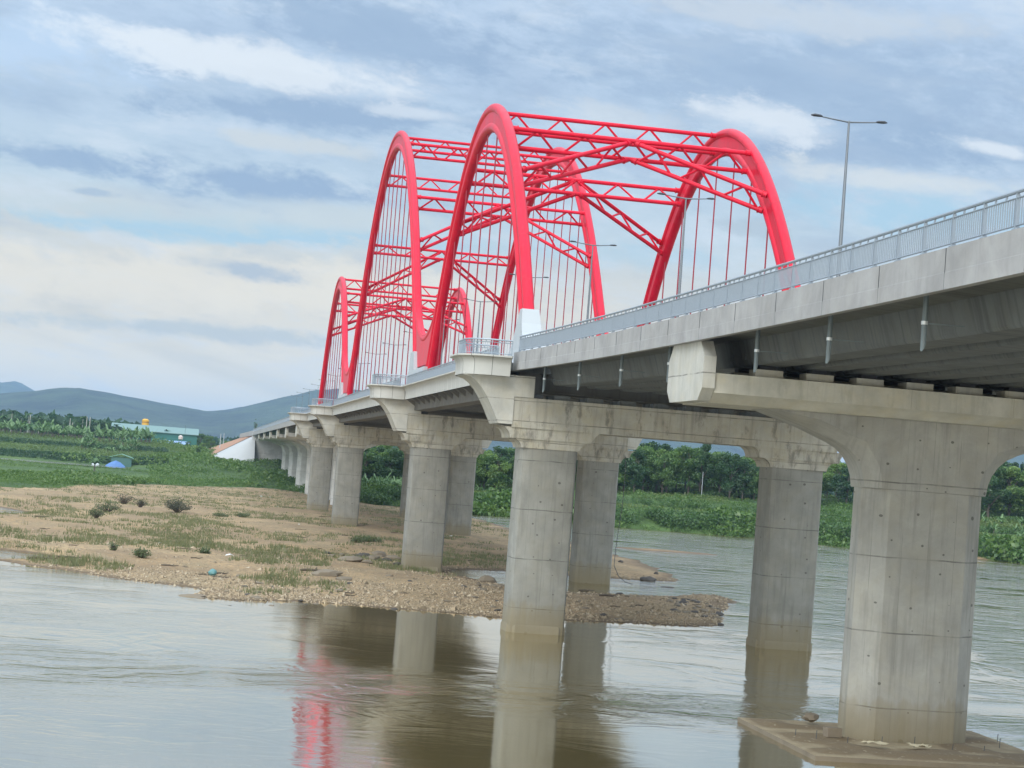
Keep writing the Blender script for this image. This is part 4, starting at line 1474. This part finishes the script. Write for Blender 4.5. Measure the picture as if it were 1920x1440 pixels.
def tree_line():
    x = 600.
    while x < 2150:
        for row in (0, 1):
            px = x + random.uniform(-6, 6) + row * 8
            D = (560 if px < 860 else 505) + row * 26 + random.uniform(-10, 10) - max(0, px - 1500) * .12
            top = np.interp(px, [a for a, b in TOPS], [b for a, b in TOPS]) + random.uniform(-4, 12) - (row == 1) * 2
            X_, Y_ = GD(px, D)
            g = gz(X_, Y_)
            h = max(5., ZD(px, top, D) - g)
            kind = random.choice([T_ROUND, T_TALL, T_DARK] if px < 1450 else [T_ROUND, T_DARK, T_DARK])
            if px < 860:
                lab, grp = 'tree of the dark wood seen low between the far bridge columns', 'trees behind the far columns'
            elif px < 1050:
                lab, grp = 'tree seen through the gap left of the nearest front column', 'trees in the left gap of the nearest pier'
            elif px < 1430:
                lab, grp = 'tree of the tall wood across the water between the two nearest columns', 'trees between the columns of the nearest pier'
            elif px < 1800:
                lab, grp = 'tree across the water just left of the hammerhead stem', 'trees left of the hammerhead stem'
            else:
                lab, grp = 'tree across the water right of the hammerhead stem', 'trees right of the hammerhead stem'
            tree(kind, X_, Y_, h, lab, grp, random.uniform(.95, 1.35))
        x += random.uniform(11, 16) * (1.0 if x < 1450 else 1.5)
tree_line()
X_, Y_ = GD(1313, 503)
tree(T_DARK, X_, Y_, ZD(1313, 822, 503) - gz(X_, Y_), 'tallest dark tree with a bare white post in front of it', None, .85)
X_, Y_ = GD(1350, 502)
tree(T_ROUND, X_, Y_, ZD(1350, 852, 502) - gz(X_, Y_), 'round bushy tree right of the bare white post', None, 1.2)


# banana plants and palms
def blade_leaf(az0, ln, wd, droop, rise, z0):
    """arched leaf blade made of strips; returns quads"""
    pts = []
    n = 5
    for i in range(n + 1):
        q_ = i / n
        r = ln * (q_ * (1 - .25 * q_))
        z = z0 + ln * (rise * q_ - droop * q_ * q_)
        pts.append((r, z, wd * math.sin(PI * min(.97, .10 + .88 * q_)) ** .7 * .5))
    c, s = math.cos(az0), math.sin(az0)
    out = []
    for i in range(n):
        (r0, z0_, w0), (r1, z1_, w1) = pts[i], pts[i + 1]
        for sg in (-1, 1):
            q4 = [(r0, 0, z0_), (r1, 0, z1_), (r1, sg * w1, z1_ - w1 * .25), (r0, sg * w0, z0_ - w0 * .25)]
            out.append([(x * c - y * s, x * s + y * c, z) for x, y, z in q4])
    return out


def plant_mesh(name, kind, seed):
    r_ = random.Random(seed)
    m = MB()
    if kind == 'banana':
        m.tube([(0, 0, -.2), (0, 0, 2.2)], [.16, .09], 6)
        ns = len(m.f)
        for i in range(10):
            for q4 in blade_leaf(i * 2.4 + r_.uniform(-.3, .3), r_.uniform(2.2, 3.2), r_.uniform(.55, .8), r_.uniform(.55, 1.1), r_.uniform(.9, 1.5), r_.uniform(1.6, 2.2)):
                m.add(q4, [(0, 1, 2, 3)])
    else:
        m.tube([(0, 0, -.2), (.15, 0, 3), (.1, .1, 6.2)], [.16, .11, .09], 6)
        ns = len(m.f)
        for i in range(13):
            for q4 in blade_leaf(i * 2.4 + r_.uniform(-.3, .3), r_.uniform(2.0, 2.6), .62, r_.uniform(.7, 1.2), r_.uniform(.5, 1.3), 6.15):
                m.add([(x + .1, y + .1, z) for x, y, z in q4], [(0, 1, 2, 3)])
    o = m.build(name, BARK_P if kind == 'palm' else BARK)
    o.data.materials.append(L_BAN if kind == 'banana' else L_DARK)
    mi = np.zeros(len(o.data.polygons), dtype=np.int32)
    mi[ns:] = 1
    o.data.polygons.foreach_set('material_index', mi)
    return o


BAN = [plant_mesh('banana_plant', 'banana', 10 + i) for i in range(4)]
PAL = [plant_mesh('palm_tree', 'palm', 50 + i) for i in range(3)]
PROTO_USED = set()


def put(protos, x, y, sc_, label, cat, group):
    s_ = random.choice(protos)
    if s_.name in PROTO_USED:
        o = s_.copy()
        COL.objects.link(o)
    else:
        o = s_
        PROTO_USED.add(s_.name)
    o.location = (x, y, gz(x, y) - .05)
    o.scale = (sc_,) * 3
    o.rotation_euler.z = random.uniform(0, 6.28)
    tag(o, label, cat, group)
    return o


for i in range(150):
    px = random.uniform(-60, 282)
    D = random.uniform(792, 860)
    put(BAN, *GD(px, D), random.uniform(1.0, 1.5), 'banana plant of the plantation left of the green factory', 'banana plant', 'banana plants of the plantation')
for i in range(34):
    px = random.uniform(150, 262)
    D = random.uniform(715, 780)
    put(BAN, *GD(px, D), random.uniform(.6, 1.0), 'banana plant in the lower rows in front of the plantation', 'banana plant', 'banana plants in the lower rows')
for i in range(26):
    px = random.uniform(676, 750)
    D = random.uniform(520, 545)
    put(BAN, *GD(px, D), random.uniform(.65, .95), 'banana plant seen low between the far bridge columns', 'banana plant', 'banana plants behind the far columns')
for i in range(30):
    px = random.uniform(1805, 1990)
    D = random.uniform(405, 440)
    put(BAN, *GD(px, D), random.uniform(.5, .8), 'banana plant on the bank right of the hammerhead stem', 'banana plant', 'banana plants right of the hammerhead stem')
for i in range(16):
    px = random.uniform(900, 1000) if i < 6 else random.uniform(1350, 1420)
    D = random.uniform(498, 508)
    put(BAN, *GD(px, D), random.uniform(.5, .8), 'banana plant below the wood across the water', 'banana plant', 'banana plants below the wood')
put(BAN, *GD(182, 545), 1.2, 'banana clump on the slope right of the blue tarp shelter', 'banana plant', None)
for px, top in ((-30, 778), (5, 776), (20, 764), (38, 777), (51, 770), (72, 776), (90, 781), (118, 784), (152, 776), (176, 785), (205, 786), (215, 792), (228, 794), (300, 806), (312, 803)):
    D = random.uniform(900, 960)
    x, y = GD(px, D)
    put(PAL, x, y, (ZD(px, top, D) - gz(x, y)) / 7.6, 'slim palm standing above the banana plantation' if px < 260 else 'small palm behind the roof of the green factory', 'palm tree', 'palms above the plantation' if px < 260 else 'palms behind the factory')
for i in range(30):
    px = random.uniform(-60, 250)
    D = random.uniform(890, 980)
    X_, Y_ = GD(px, D)
    top = np.interp(px, [-60, 0, 60, 120, 200, 250], [776, 778, 776, 786, 790, 798]) + random.uniform(-2, 8)
    tree(T_DARK, X_, Y_, max(4, ZD(px, top, D) - gz(X_, Y_)), 'dark tree behind the banana plantation', 'trees behind the banana plantation', 1.5)
for px, top, D in ((375, 812, 1010), (390, 816, 1020), (425, 826, 900), (438, 828, 890), (450, 822, 1000), (395, 824, 850), (380, 828, 840), (468, 818, 1000), (352, 832, 830), (372, 838, 760)):
    X_, Y_ = GD(px, D)
    tree(T_ROUND, X_, Y_, max(3, ZD(px, top, D) - gz(X_, Y_)), 'small tree between the green factory and the embankment', 'trees beside the embankment', 1.4)

# bare poles
def pole(px, y0, y1, D, r, label, mat=C_WHITE):
    x, y = GD(px, D)
    g = gz(x, y) - .3
    o = MB().tube([(0, 0, 0), (0, 0, ZD(px, y1, D) - g)], [r, r * .75], 8).build('utility_pole', mat, smooth=40, loc=(x, y, g))
    tag(o, label, 'pole', 'pale poles')
pole(1316.5, 915, 885, 499, .10, 'bare white post in front of the tallest dark tree')
pole(412, 847, 813, 800, .17, 'taller white pole left of the embankment, leftmost of the pair')
pole(418, 832, 812, 860, .15, 'thinner white pole left of the embankment, right one of the pair')
pole(345, 808, 796, 905, .06, 'thin antenna mast rising behind the green factory roof', DARKM)
for px, a, b in ((54, 786, 777), (129, 800, 784), (134, 803, 792), (160, 793, 781), (166, 796, 782)):
    pole(px, a, b, 860, .22, 'pale bare trunk standing in the banana plantation', BARK_P)

# ==================================================================== far buildings and shelter
TEAL = plain('teal_sheet_metal', (.025, .13, .105), .5, .12, nscale=.8)
TEAL_R = plain('teal_roof_sheet', (.13, .22, .20), .45, .08)
YEL = plain('yellow_tank_paint', (.62, .33, .03), .5, .2, nscale=.5)
BLUE = plain('blue_tarp', (.07, .16, .36), .6, .25)
BLUE_L = plain('blue_awning', (.28, .40, .62), .6, .1)
GREEN_R = plain('green_shelter_roof', (.16, .32, .26), .6, .15)


def frame_at(px, D, yaw):
    x, y = GD(px, D)
    return x, y, yaw


def factory():
    D = 905
    x0, _ = GD(262, D)
    x1, _ = GD(368, D)
    L = x1 - x0
    zr = ZD(262, 808, D)          # eave
    zg = zr - 7.6
    root = thing('factory_hall', 'long teal sheet metal factory hall with pale ridged roof', 'building', None, (x0, D, zg))
    H, W = zr - zg, 24.
    m = MB()
    m.prism([(0, 0), (W, 0), (W, H), (W / 2, H + 2.6), (0, H)], 'x', -13, L)
    m.build('wall', TEAL, root)
    m = MB()
    m.prism([(-.8, H - .1), (W / 2, H + 2.75), (W + .8, H - .1), (W + .8, H + .15), (W / 2, H + 3.0), (-.8, H + .15)], 'x', -13.6, L + .6)
    m.build('roof', TEAL_R, root)
    xa, _ = GD(300, D)
    xb, _ = GD(355, D)
    m = MB()
    m.prism([(-4.2, H * .30), (0, H * .52), (0, H * .58), (-4.4, H * .36)], 'x', xa - x0, xb - x0)
    m.build('awning', BLUE_L, root)
    m = MB()
    m.box(xa + 1.5 - x0, xb - 1 - x0, -.05, .15, 0, H * .42)
    m.build('doorway', DARKM, root)
factory()
x, y = GD(269.5, 935)
r = 2.1 * 935 / 905 * .75
m = MB()
m.loft([[(r * q_ * math.cos(2 * PI * k / 14), r * q_ * math.sin(2 * PI * k / 14), z) for k in range(14)] for z, q_ in ((0, 1), (14.2, 1), (14.25, 1.06), (14.5, 1.06), (15.2, .5))])
silo = thing('silo', 'yellow and rust silo rising behind the teal factory roof', 'silo', None, (x, y, ZD(269, 785, 935) - 15.2))
m.build('shell', YEL, silo, 30)
m = MB()
for z in (9.6, 11.6, 13.4):
    m.loft([[(r * 1.02 * math.cos(2 * PI * k / 14), r * 1.02 * math.sin(2 * PI * k / 14), z + h) for k in range(14)] for h in (0, .35)])
m.build('band', plain('rust_brown', (.22, .10, .03), .8, .3), silo)
# small water tower
x, y = GD(337.5, 880)
wt = thing('water_tower', 'small pale water tank on thin legs before the factory', 'water tower', None, (x, y, gz(x, y)))
zt_ = ZD(337, 816, 880) - gz(x, y)
m = MB()
for a in range(4):
    MB().tube([(1.1 * math.cos(a * PI / 2 + .7), 1.1 * math.sin(a * PI / 2 + .7), 0), (.8 * math.cos(a * PI / 2 + .7), .8 * math.sin(a * PI / 2 + .7), zt_ - 1.8)], .10, 6).build('leg', STEEL_D, wt)
m.loft([[(q_ * math.cos(2 * PI * k / 12), q_ * math.sin(2 * PI * k / 12), zt_ - 2 + z) for k in range(12)] for z, q_ in ((0, .6), (.3, 1.0), (1.5, 1.0), (2.0, .4))])
m.build('tank', plain('tank_pink_white', (.55, .47, .44), .5), wt, 40)
# riverside shelter: green roof, blue tarp
x, y = GD(231, 676)
g = gz(x, y)
sh = thing('shelter', 'riverside shelter with pale green roof at the foot of the terrace', 'shelter', None, (x, y, g))
m = MB()
m.prism([(-4.0, 2.9), (0, 4.1), (4.0, 2.9), (4.0, 3.05), (0, 4.28), (-4.0, 3.05)], 'y', -2.6, 2.6)
m.build('roof', GREEN_R, sh)
m = MB()
m.box(-3.4, 3.4, -1.9, 2.0, 0, 2.9)
m.build('wall', plain('shelter_green_boards', (.07, .15, .13), .8), sh)
x2, y2 = GD(220, 668)
g2 = gz(x2, y2)
m = MB()
rings = []
for q_, hh, wd_ in ((-3.2, .5, 1.4), (-1.6, 1.6, 1.8), (0, 2.3, 2.0), (1.6, 1.7, 1.9), (3.3, .4, 1.5)):
    rings.append([(q_, -wd_, 0), (q_, -wd_ * .75, hh * .55), (q_ + .1, -.2, hh), (q_, wd_ * .8, hh * .6), (q_, wd_, 0)])
m.loft(rings)
tag(m.build('tarp_tent', BLUE, smooth=30, loc=(x2, y2, g2 - .05)), 'blue tarpaulin tent before the green roofed shelter', 'tent')
x3, y3 = GD(183, 672)
m = MB()
m.loft([[(-1.1, -.5, 0), (1.1, -.5, 0), (1.1, .5, 0), (-1.1, .5, 0)], [(-1.2, -.55, .5), (1.2, -.55, .5), (1.2, .55, .5), (-1.2, .55, .5)], [(-.7, -.4, .9), (.6, -.4, .9), (.6, .4, .9), (-.7, .4, .9)]])
tag(m.build('covered_pile', plain('pale_sheet', (.50, .55, .58), .6), smooth=30, loc=(x3, y3, gz(x3, y3))), 'small pale covered heap left of the blue tarpaulin tent', 'heap')

# embankment of the far approach: paved cone and earth crest
def embankment():
    ya, yb = 702.0, 900.
    zt0 = 16.9
    root = thing('embankment', 'white paved embankment slope at the far end of the bridge', 'embankment', None, (0, 0, 0))
    m = MB()
    m.box(XE, mx(XE), ya, ya + 3, 6, zt0 + .05)
    m.build('abutment_wall', C_PALE, root)
    # cone quarter + straight side slope
    top, toe = [], []
    cx, cy = XE + 1., ya + 2.
    for k in range(9):
        a = R(-90 + 90 * k / 8)
        top.append((cx + 0, cy, zt0 - .6))
        toe.append((cx - 15.5 * math.cos(a), cy + 13 * math.sin(a), 6.6))
    for yy in (715, 725, 735.):
        top.append((cx, yy, zt0 - .6))
        toe.append((cx - 15.5, yy, 6.8 + (yy - 700) * .01))
    vs = top + toe
    n = len(top)
    fs = [(i, i + 1, n + i + 1, n + i) for i in range(n - 1)]
    mat = C_PALE
    m = MB().add(vs, fs)
    m.build('paved_slope', plain('slope_paving', (.36, .365, .36), .8, .08, nscale=.4), root, 20)
    m = MB()
    vs = []
    for yy in (ya + 34, ya + 60, ya + 100, yb):
        vs += [(cx - .2, yy, zt0 - .5), (cx - 15.0 - (yy - ya) * .012, yy, 7.0 + (yy - ya) * .010)]
    m.add(vs, [(0, 2, 3, 1), (2, 4, 5, 3), (4, 6, 7, 5)])
    m.build('earth_slope', EARTH, root, 20)
    m = MB()
    m.box(XE + .3, mx(XE), ya + 3, yb, 6, zt0 + .3)
    m.build('road_fill', EARTH, root)
    m = MB()
    m.box(XE, XE + .3, ya + 3, yb, zt0 - .7, zt0 + 1.1)
    m.build('parapet', C_PAR, root)
embankment()
# orange earth track beside the toe
tk = MB()
pts = [GD(388, 745), GD(400, 760), GD(430, 745), GD(470, 716), GD(520, 600), GD(530, 585), GD(505, 620), GD(470, 690)]
vs = []
for i in range(24):
    q_ = i / 23
    x, y = (3 + 6 * q_), 745 - 60 * q_
    for s_ in (-2.2, 2.2):
        vs.append((x + s_, y + s_ * .5, gz(x + s_, y) + .12))
tk.add(vs, [(2 * i, 2 * i + 1, 2 * i + 3, 2 * i + 2) for i in range(23)])
tag(tk.build('earth_track', EARTH), 'orange earth track at the foot of the embankment', kind='structure')


# dark bare tree on the embankment crest
def bare(px, ytop, D, label):
    x, y = GD(px, D)
    h = 5.2
    z = ZD(px, ytop, D) - h
    m = MB()
    rr = random.Random(int(px))
    m.tube([(0, 0, 0), (.1, 0, h * .5), (.2, .1, h)], [.16, .11, .05], 6)
    for i in range(14):
        z0 = h * rr.uniform(.2, .95)
        a = rr.uniform(0, 6.28)
        L = rr.uniform(.4, 1.0)
        m.tube([(.1, 0, z0), (L * math.cos(a), L * math.sin(a), z0 + L * .9)], [.07, .03], 5)
    c = leaf_quads(rng.normal(size=(160, 3)) * np.array([.32, .32, 1.4]) + np.array([.1, 0, h * .55]), np.full(160, .35))
    root = thing('slender_tree', label, 'tree', None, (x, y, z))
    m.build('trunk', DARKM, root)
    quads_mesh('crown', c, 4, L_DARK, root)
bare(475, 794, 716, 'slender dark tree on the crest of the paved embankment')
bare(483, 803, 722, 'lower slender dark tree right of the first on the embankment')

# ==================================================================== the sandbar's small things
# grass tufts, seedlings
def grass_test(x, y, z, v):
    n = vnoise(x / 9, y / 20, 51) * .6 + vnoise(x / 2.5, y / 5, 52) * .4
    lo = np.where(y < 175, .70, np.where(y < 205, .62, .53)) + np.where(x > 24, .06, 0) - np.where(y > 370, .16, 0)
    return (z > .14) & (v < .5) & (n + (rng.random(len(x)) - .5) * .28 > lo)
Pg = sample_land(11000, -.12, .20, 146, 520, grass_test)
n_ = len(Pg)
k = 6
c = np.repeat(Pg, k, 0)
c[:, :2] += rng.normal(size=(n_ * k, 2)) * .28
hh = np.repeat(rng.uniform(.15, .50, n_) * (.6 + .8 * vnoise(Pg[:, 0] / 6, Pg[:, 1] / 9, 53)), k) * rng.uniform(.6, 1.2, n_ * k)
an = rng.uniform(0, 2 * PI, n_ * k)
wv = np.stack([np.cos(an), np.sin(an), 0 * an], 1) * .042
tip = c + np.stack([rng.normal(size=n_ * k) * .2 * hh, rng.normal(size=n_ * k) * .2 * hh, hh], 1)
tri = np.stack([c - wv, c + wv, tip], 1).reshape(-1, 3)
tag(quads_mesh('sandbank_grass', tri, 3, L_GRASS), 'sparse dry grass growing over the sandbank', kind='stuff')


# bushes
def bush(px, py, w, h, mat, label, n=420, woody=True, zz=.45):
    n = int(n * 2.2)
    p = G(px, py, zz)
    g = gz(p[0], p[1])
    root = thing('bush', label, 'bush', 'bushes on the sandbank', (p[0], p[1], g))
    rr = random.Random(int(px))
    m = MB()
    tips = []
    for i in range(70):
        a = rr.uniform(0, 6.28)
        r = w * .5 * math.sqrt(rr.random())
        hz = h * rr.uniform(.45, 1.0) * (1 - .45 * (2 * r / w) ** 2)
        t_ = (r * math.cos(a), r * math.sin(a), hz)
        tips.append(t_)
        m.tube([(t_[0] * .12, t_[1] * .12, -.05), (t_[0] * .45, t_[1] * .45, hz * .6), t_], [.030, .018, .006], 4)
    m.build('stem', WOOD, root)
    tips = np.array(tips)
    c = tips[rng.integers(0, len(tips), n)] * (rng.uniform(.45, 1.08, n) ** .8)[:, None] + rng.normal(size=(n, 3)) * np.array([.16, .16, .12])
    c[:, 2] = np.abs(c[:, 2])
    quads_mesh('foliage', leaf_quads(c, rng.uniform(.05, .13, n), .1, 2.2), 4, mat, root)
    return p
bush(332, 966, 4.4, 2.3, L_BUSH, 'dark grey dense bush with flood litter at its foot', 900)
bush(200, 962, 4.2, 1.9, L_BUSHG, 'greenish loose bush left of the dark grey bush', 420)
bush(180, 974, 2.2, 1.5, L_BUSHG, 'small green bush nearest the pool side of the sandbank', 240)
bush(232, 950, 4.0, 2.0, L_BUSH, 'wispy thin bush behind the greenish loose bush', 180)
bush(262, 956, 2.2, 1.7, L_BUSH, 'wispy bush between the greenish and the dark grey bush', 130)
bush(265, 1046, 1.7, .9, L_BUSHG, 'low grass bush near the shore below the dark grey bush', 240)
bush(383, 1042, 1.3, .5, L_BUSHG, 'low dark weed clump on open gravel', 160)
bush(412, 974, 2.6, .6, L_BUSHG, 'flat weed patch right of the dark grey bush', 260)
bush(455, 974, 2.4, .6, L_BUSHG, 'flat weed patch farthest right of the dark grey bush', 260)
bush(212, 1036, .7, .8, L_BUSHG, 'single upright weed near the left shore', 70)
bush(690, 1022, 4.2, .6, L_BUSHG, 'dark weed strip beside the second pier on the gravel bar', 420)
bush(670, 1024, 2.0, .8, L_BUSHG, 'clump of tall weeds left of the dark weed strip', 220)


# stones
def stone_mesh(seed, flat=.6, n1=7, n2=5):
    r_ = np.random.default_rng(seed)
    m = MB()
    rings = []
    for j in range(n2):
        ph = (j + .5) / n2 * PI
        rings.append([((math.sin(ph) * math.cos(2 * PI * k / n1)) * r_.uniform(.75, 1.2), (math.sin(ph) * math.sin(2 * PI * k / n1)) * r_.uniform(.75, 1.2), -math.cos(ph) * flat * r_.uniform(.8, 1.1)) for k in range(n1)])
    m.loft(rings)
    return m


def stone(px, py, w, mat, label, flat=.55, z=.1, stretch=1., rot=0., group='stones on the gravel bar', seed=None, name='stone'):
    p = G(px, py, z)
    g = max(gz(p[0], p[1]), -.12)
    o = stone_mesh(seed or int(px), flat, 9, 6).build(name, mat, smooth=28, loc=(p[0], p[1], g + w * .12))
    o.scale = (w * stretch, w, w)
    o.rotation_euler = (.1, -.08, rot)
    tag(o, label, 'stone', group)
    return o
stone(1213, 1089, .75, ROCK_D, 'dark wet rock in the water off the rear gravel spit', .6, 0, 1.3)
stone(1246, 1101, .55, ROCK_D, 'flat dark slab in the water beside the dark wet rock', .22, 0, 2.3, .1)
stone(1164, 1052, .35, ROCK_D, 'small dark stone high on the rear gravel spit', .8, .3)
stone(1230, 1076, .3, ROCK_D, 'small dark stone near the tip of the rear gravel spit', .8, .2)
stone(912, 1092, .75, ROCK, 'pointed brown boulder just left of the nearest front column', .75, .1, 1.2)
stone(610, 1086, .85, ROCK, 'long rounded pale boulder on the front of the gravel bar', .45, .3, 1.7, .1)
stone(645, 1092, .55, ROCK, 'flat stone right of the long pale boulder', .4, .3, 1.5)
stone(655, 1053, .9, ROCK, 'low brown boulder left of the broken rocks by the second pier', .5, .4, 1.5)
for i, (a, b, s_) in enumerate(((680, 1043, .8), (700, 1048, .7), (712, 1042, .9), (726, 1050, .6), (738, 1046, .7), (690, 1056, .5), (745, 1056, .5), (640, 1044, .4), (622, 1046, .4), (612, 1042, .35))):
    stone(a, b, s_, ROCK if i % 3 else ROCK_D, 'broken rock heaped left of the second front column', .5, .4, 1.3, i * .7, 'broken rocks by the second pier')
stone(357, 1118, .62, ROCK, 'flat grey stone in the shallow water off the left shore', .3, 0, 1.7)
stone(372, 1121, .3, ROCK, 'small pale stone right of the flat grey stone in the shallows', .4, 0, 1.5)
for i in range(46):
    px = random.uniform(1250, 1352)
    py = 1113 + (px - 1250) * .22 + random.uniform(4, 36)
    stone(px, py, random.uniform(.16, .38), random.choice([ROCK, ROCK_D]), 'broken stone at the tip of the front gravel bar', .5, .1, 1.4, px, 'stones at the tip of the gravel bar')
for i in range(70):
    px = random.uniform(420, 1180)
    py = np.interp(px, [420, 560, 900, 1180], [1106, 1104, 1118, 1134]) + random.uniform(-26, 24)
    stone(px, py, random.uniform(.14, .34), random.choice([ROCK, ROCK, ROCK_D]), 'loose stone lying on the front gravel bar', .45, .3, 1.4, px, 'loose stones on the gravel bar')
o = stone(1520, 1349, .34, ROCK, 'big brown stone on the back edge of the pier footing', .62, .45, 1.25, group=None)
o.location.z = .55
# block left on the footing
p = G(1560, 1382, .3)
m = MB().box(-.34, .34, -.24, .24, 0, .40)
o = m.build('concrete_block', ROCK, loc=(p[0], p[1], .32))
o.rotation_euler.z = .15
tag(o, 'small concrete block left on the pier footing beside the stem', 'block')
for i, (a, b) in enumerate(((1589, 1390), (1653, 1393), (1714, 1397), (1786, 1404), (1491, 1379), (1530, 1385), (1845, 1407), (1870, 1388), (1874, 1399))):
    p = G(a, b, .3)
    m = MB()
    m.tube([(0, 0, -.1), (.02, .01, .22 + .08 * (i % 3))], .016, 6)
    tag(m.build('rebar_stub', DARKM, loc=(p[0], p[1], .28)), 'rusty bar stub sticking out of the pier footing', 'bar', 'bar stubs on the footing')
for a, b, w_ in ((1640, 1399, 1.0), (1722, 1404, .9)):
    p = G(a, b, .3)
    n1 = 10
    m = MB()
    vs = []
    for j in range(6):
        for i in range(n1):
            vs.append(((i / (n1 - 1) - .5) * w_ * (1 + .2 * math.sin(j * 2.1)), (j / 5 - .5) * .55, .04 + .12 * vnoise(np.array([i * .9 + a]), np.array([j * 1.1]), 61)[0]))
    m.add(vs, [(j * n1 + i, j * n1 + i + 1, (j + 1) * n1 + i + 1, (j + 1) * n1 + i) for j in range(5) for i in range(n1 - 1)])
    tag(m.build('torn_sheet', plain('torn_sack', (.52, .45, .30), .8), smooth=30, loc=(p[0], p[1], .36)), 'torn pale sack lying left on the footing front' if a < 1700 else 'torn pale sack lying right on the footing front', 'sack')

# gravel
Pq = sample_land(15000, -.10, .36, 140, 215, lambda x, y, z, v: (z > -.02) & (v < .3) & (rng.random(len(x)) < np.where(y < 165, 1., np.where(x > 22, .6, .12)) * (.25 + .75 * vnoise(x / 3, y / 3, 55))))
n_ = len(Pq)
sz = rng.uniform(.035, .13, n_) * (1 + 1.2 * (rng.random(n_) < .08))
OCT = np.array([(1, 0, 0), (0, 1, 0), (-1, 0, 0), (0, -1, 0), (0, 0, .7), (0, 0, -.4)])
FT = np.array([(0, 1, 4), (1, 2, 4), (2, 3, 4), (3, 0, 4)])
vq = OCT[None] * sz[:, None, None] * rng.uniform(.6, 1.5, (n_, 6, 1)) + Pq[:, None, :]
tag(quads_mesh('gravel', vq[:, FT].reshape(-1, 3), 3, PEB), 'river gravel strewn over the front bar', kind='stuff')


# driftwood and litter
def stick(px, py, L, r, rot, label, z=.3):
    p = G(px, py, z)
    g = max(gz(p[0], p[1]), 0)
    m = MB()
    m.tube([(-L / 2, 0, r * .6), (-L * .1, .06 * L, r * 1.2), (L * .25, -.02 * L, r * .9), (L / 2, .05 * L, r * 1.8)], [r, r * 1.05, r * .8, r * .4], 7)
    m.tube([(L * .1, 0, r), (L * .25, .18 * L, r * 3)], [r * .5, r * .2], 5)
    o = m.build('driftwood', WOOD, smooth=40, loc=(p[0], p[1], g))
    o.rotation_euler.z = rot
    tag(o, label, 'driftwood', 'driftwood on the sandbank')
stick(585, 1081, 2.2, .10, .3, 'dark branch left of the long pale boulder')
stick(542, 956, 2.6, .17, -.4, 'dark log on open sand near the farthest pier')
stick(1140, 1118, 1.6, .11, .1, 'dark log on the crest of the front gravel bar')
stick(1100, 1103, 1.5, .08, -.1, 'dark stick by the water behind the front gravel bar')
stick(1290, 1122, 1.9, .06, .05, 'thin stick near the tip of the front gravel bar')
stick(345, 1038, 1.6, .05, .1, 'thin branch on open gravel left of the bag')
stick(75, 978, 1.4, .08, 0, 'dark log at the left edge of the sandbank')
stick(80, 1048, 2.4, .10, .1, 'dark flood wood along the left shore')
stick(130, 1050, 2.0, .08, -.1, 'dark flood wood right of the first along the left shore')
stick(415, 1078, 1.2, .08, .2, 'dark wood right beside the blue green bag')
stick(382, 1080, .9, .05, .1, 'short dark wood left beside the blue green bag')
stick(318, 1063, 1.5, .07, -.2, 'dark wood on gravel above the left shore')
Pk = sample_land(46, -.10, .30, 150, 400, lambda x, y, z, v: (z > .12) & (v < .3))
for i in range(len(Pk)):
    L = random.uniform(.5, 1.5) * (1 + (Pk[i][1] > 230) * .6)
    r = random.uniform(.025, .06)
    m = MB()
    m.tube([(-L / 2, 0, r), (-L * .1, .10 * L, r * 1.5), (L * .2, -.04 * L, r), (L / 2, .08 * L, r * 2.5)], [r, r * 1.1, r * .8, r * .4], 6)
    o = m.build('driftwood', WOOD, smooth=40, loc=tuple(Pk[i]))
    o.rotation_euler.z = random.uniform(-.6, .6)
    tag(o, 'thin scrap of flood wood lying on the sandbank', 'driftwood', 'flood wood scraps on the sandbank')
p = G(398, 1081, .3)
o = stone_mesh(77, .9, 12, 8).build('knotted_bag', plain('blue_green_plastic', (.10, .24, .24), .45, .3), smooth=60, loc=(p[0], p[1], gz(p[0], p[1]) + .22))
o.scale = (.34, .34, .36)
tag(o, 'knotted blue green plastic bag on the gravel', 'bag')
for i, (a, b) in enumerate(((430, 1046), (490, 935), (505, 934), (298, 931), (1130, 1008), (845, 1010), (222, 912), (150, 910), (520, 952), (405, 1000), (300, 1020), (560, 990))):
    p = G(a, b, .5)
    m = MB()
    m.add([(-.28, -.1, .03), (.05, -.16, .12), (.30, .02, .05), (.02, .16, .16), (-.2, .1, .10)], [(0, 1, 3, 4), (1, 2, 3)])
    s_ = m.build('litter', plain('white_plastic', (.72, .72, .70), .5), loc=(p[0], p[1], gz(p[0], p[1]) + .03))
    s_.scale = (random.uniform(.7, 1.6),) * 3
    s_.rotation_euler.z = i
    tag(s_, 'scrap of white litter on the sandbank', 'litter', 'litter scraps on the sandbank')

# rope hanging from the second pier's rear column
pa = Vector((43.55, P3 - 1.95, 13.1))
pb = Vector((43.2, P3 - 2.6, 2.0))
m = MB()
pts = []
for i in range(15):
    q_ = i / 14
    p = pa.lerp(pb, q_)
    pts.append((p.x + .15 * math.sin(q_ * 5), p.y, p.z))
pts += [(43.5, P3 - 3.0, 1.0), (44.2, P3 - 3.2, .45), (44.9, P3 - 3.6, .3)]
m.tube(pts, .035, 6)
tag(m.build('hanging_rope', DARKM), 'dark rope hanging beside the second rear column down to the gravel spit', 'rope')

# ==================================================================== haze
hm, t = new_mat('haze')
vol = t.n('ShaderNodeVolumePrincipled', {'Color': (.38, .56, .82, 1), 'Density': 7.5e-5, 'Anisotropy': 0.})
t.n('ShaderNodeOutputMaterial', {'Volume': vol.outputs[0]})
hz = MB().box(-9000, 9000, -600, 17500, -4, 340).build('haze', hm)
tag(hz, 'thin blue haze in front of the hills', kind='stuff')
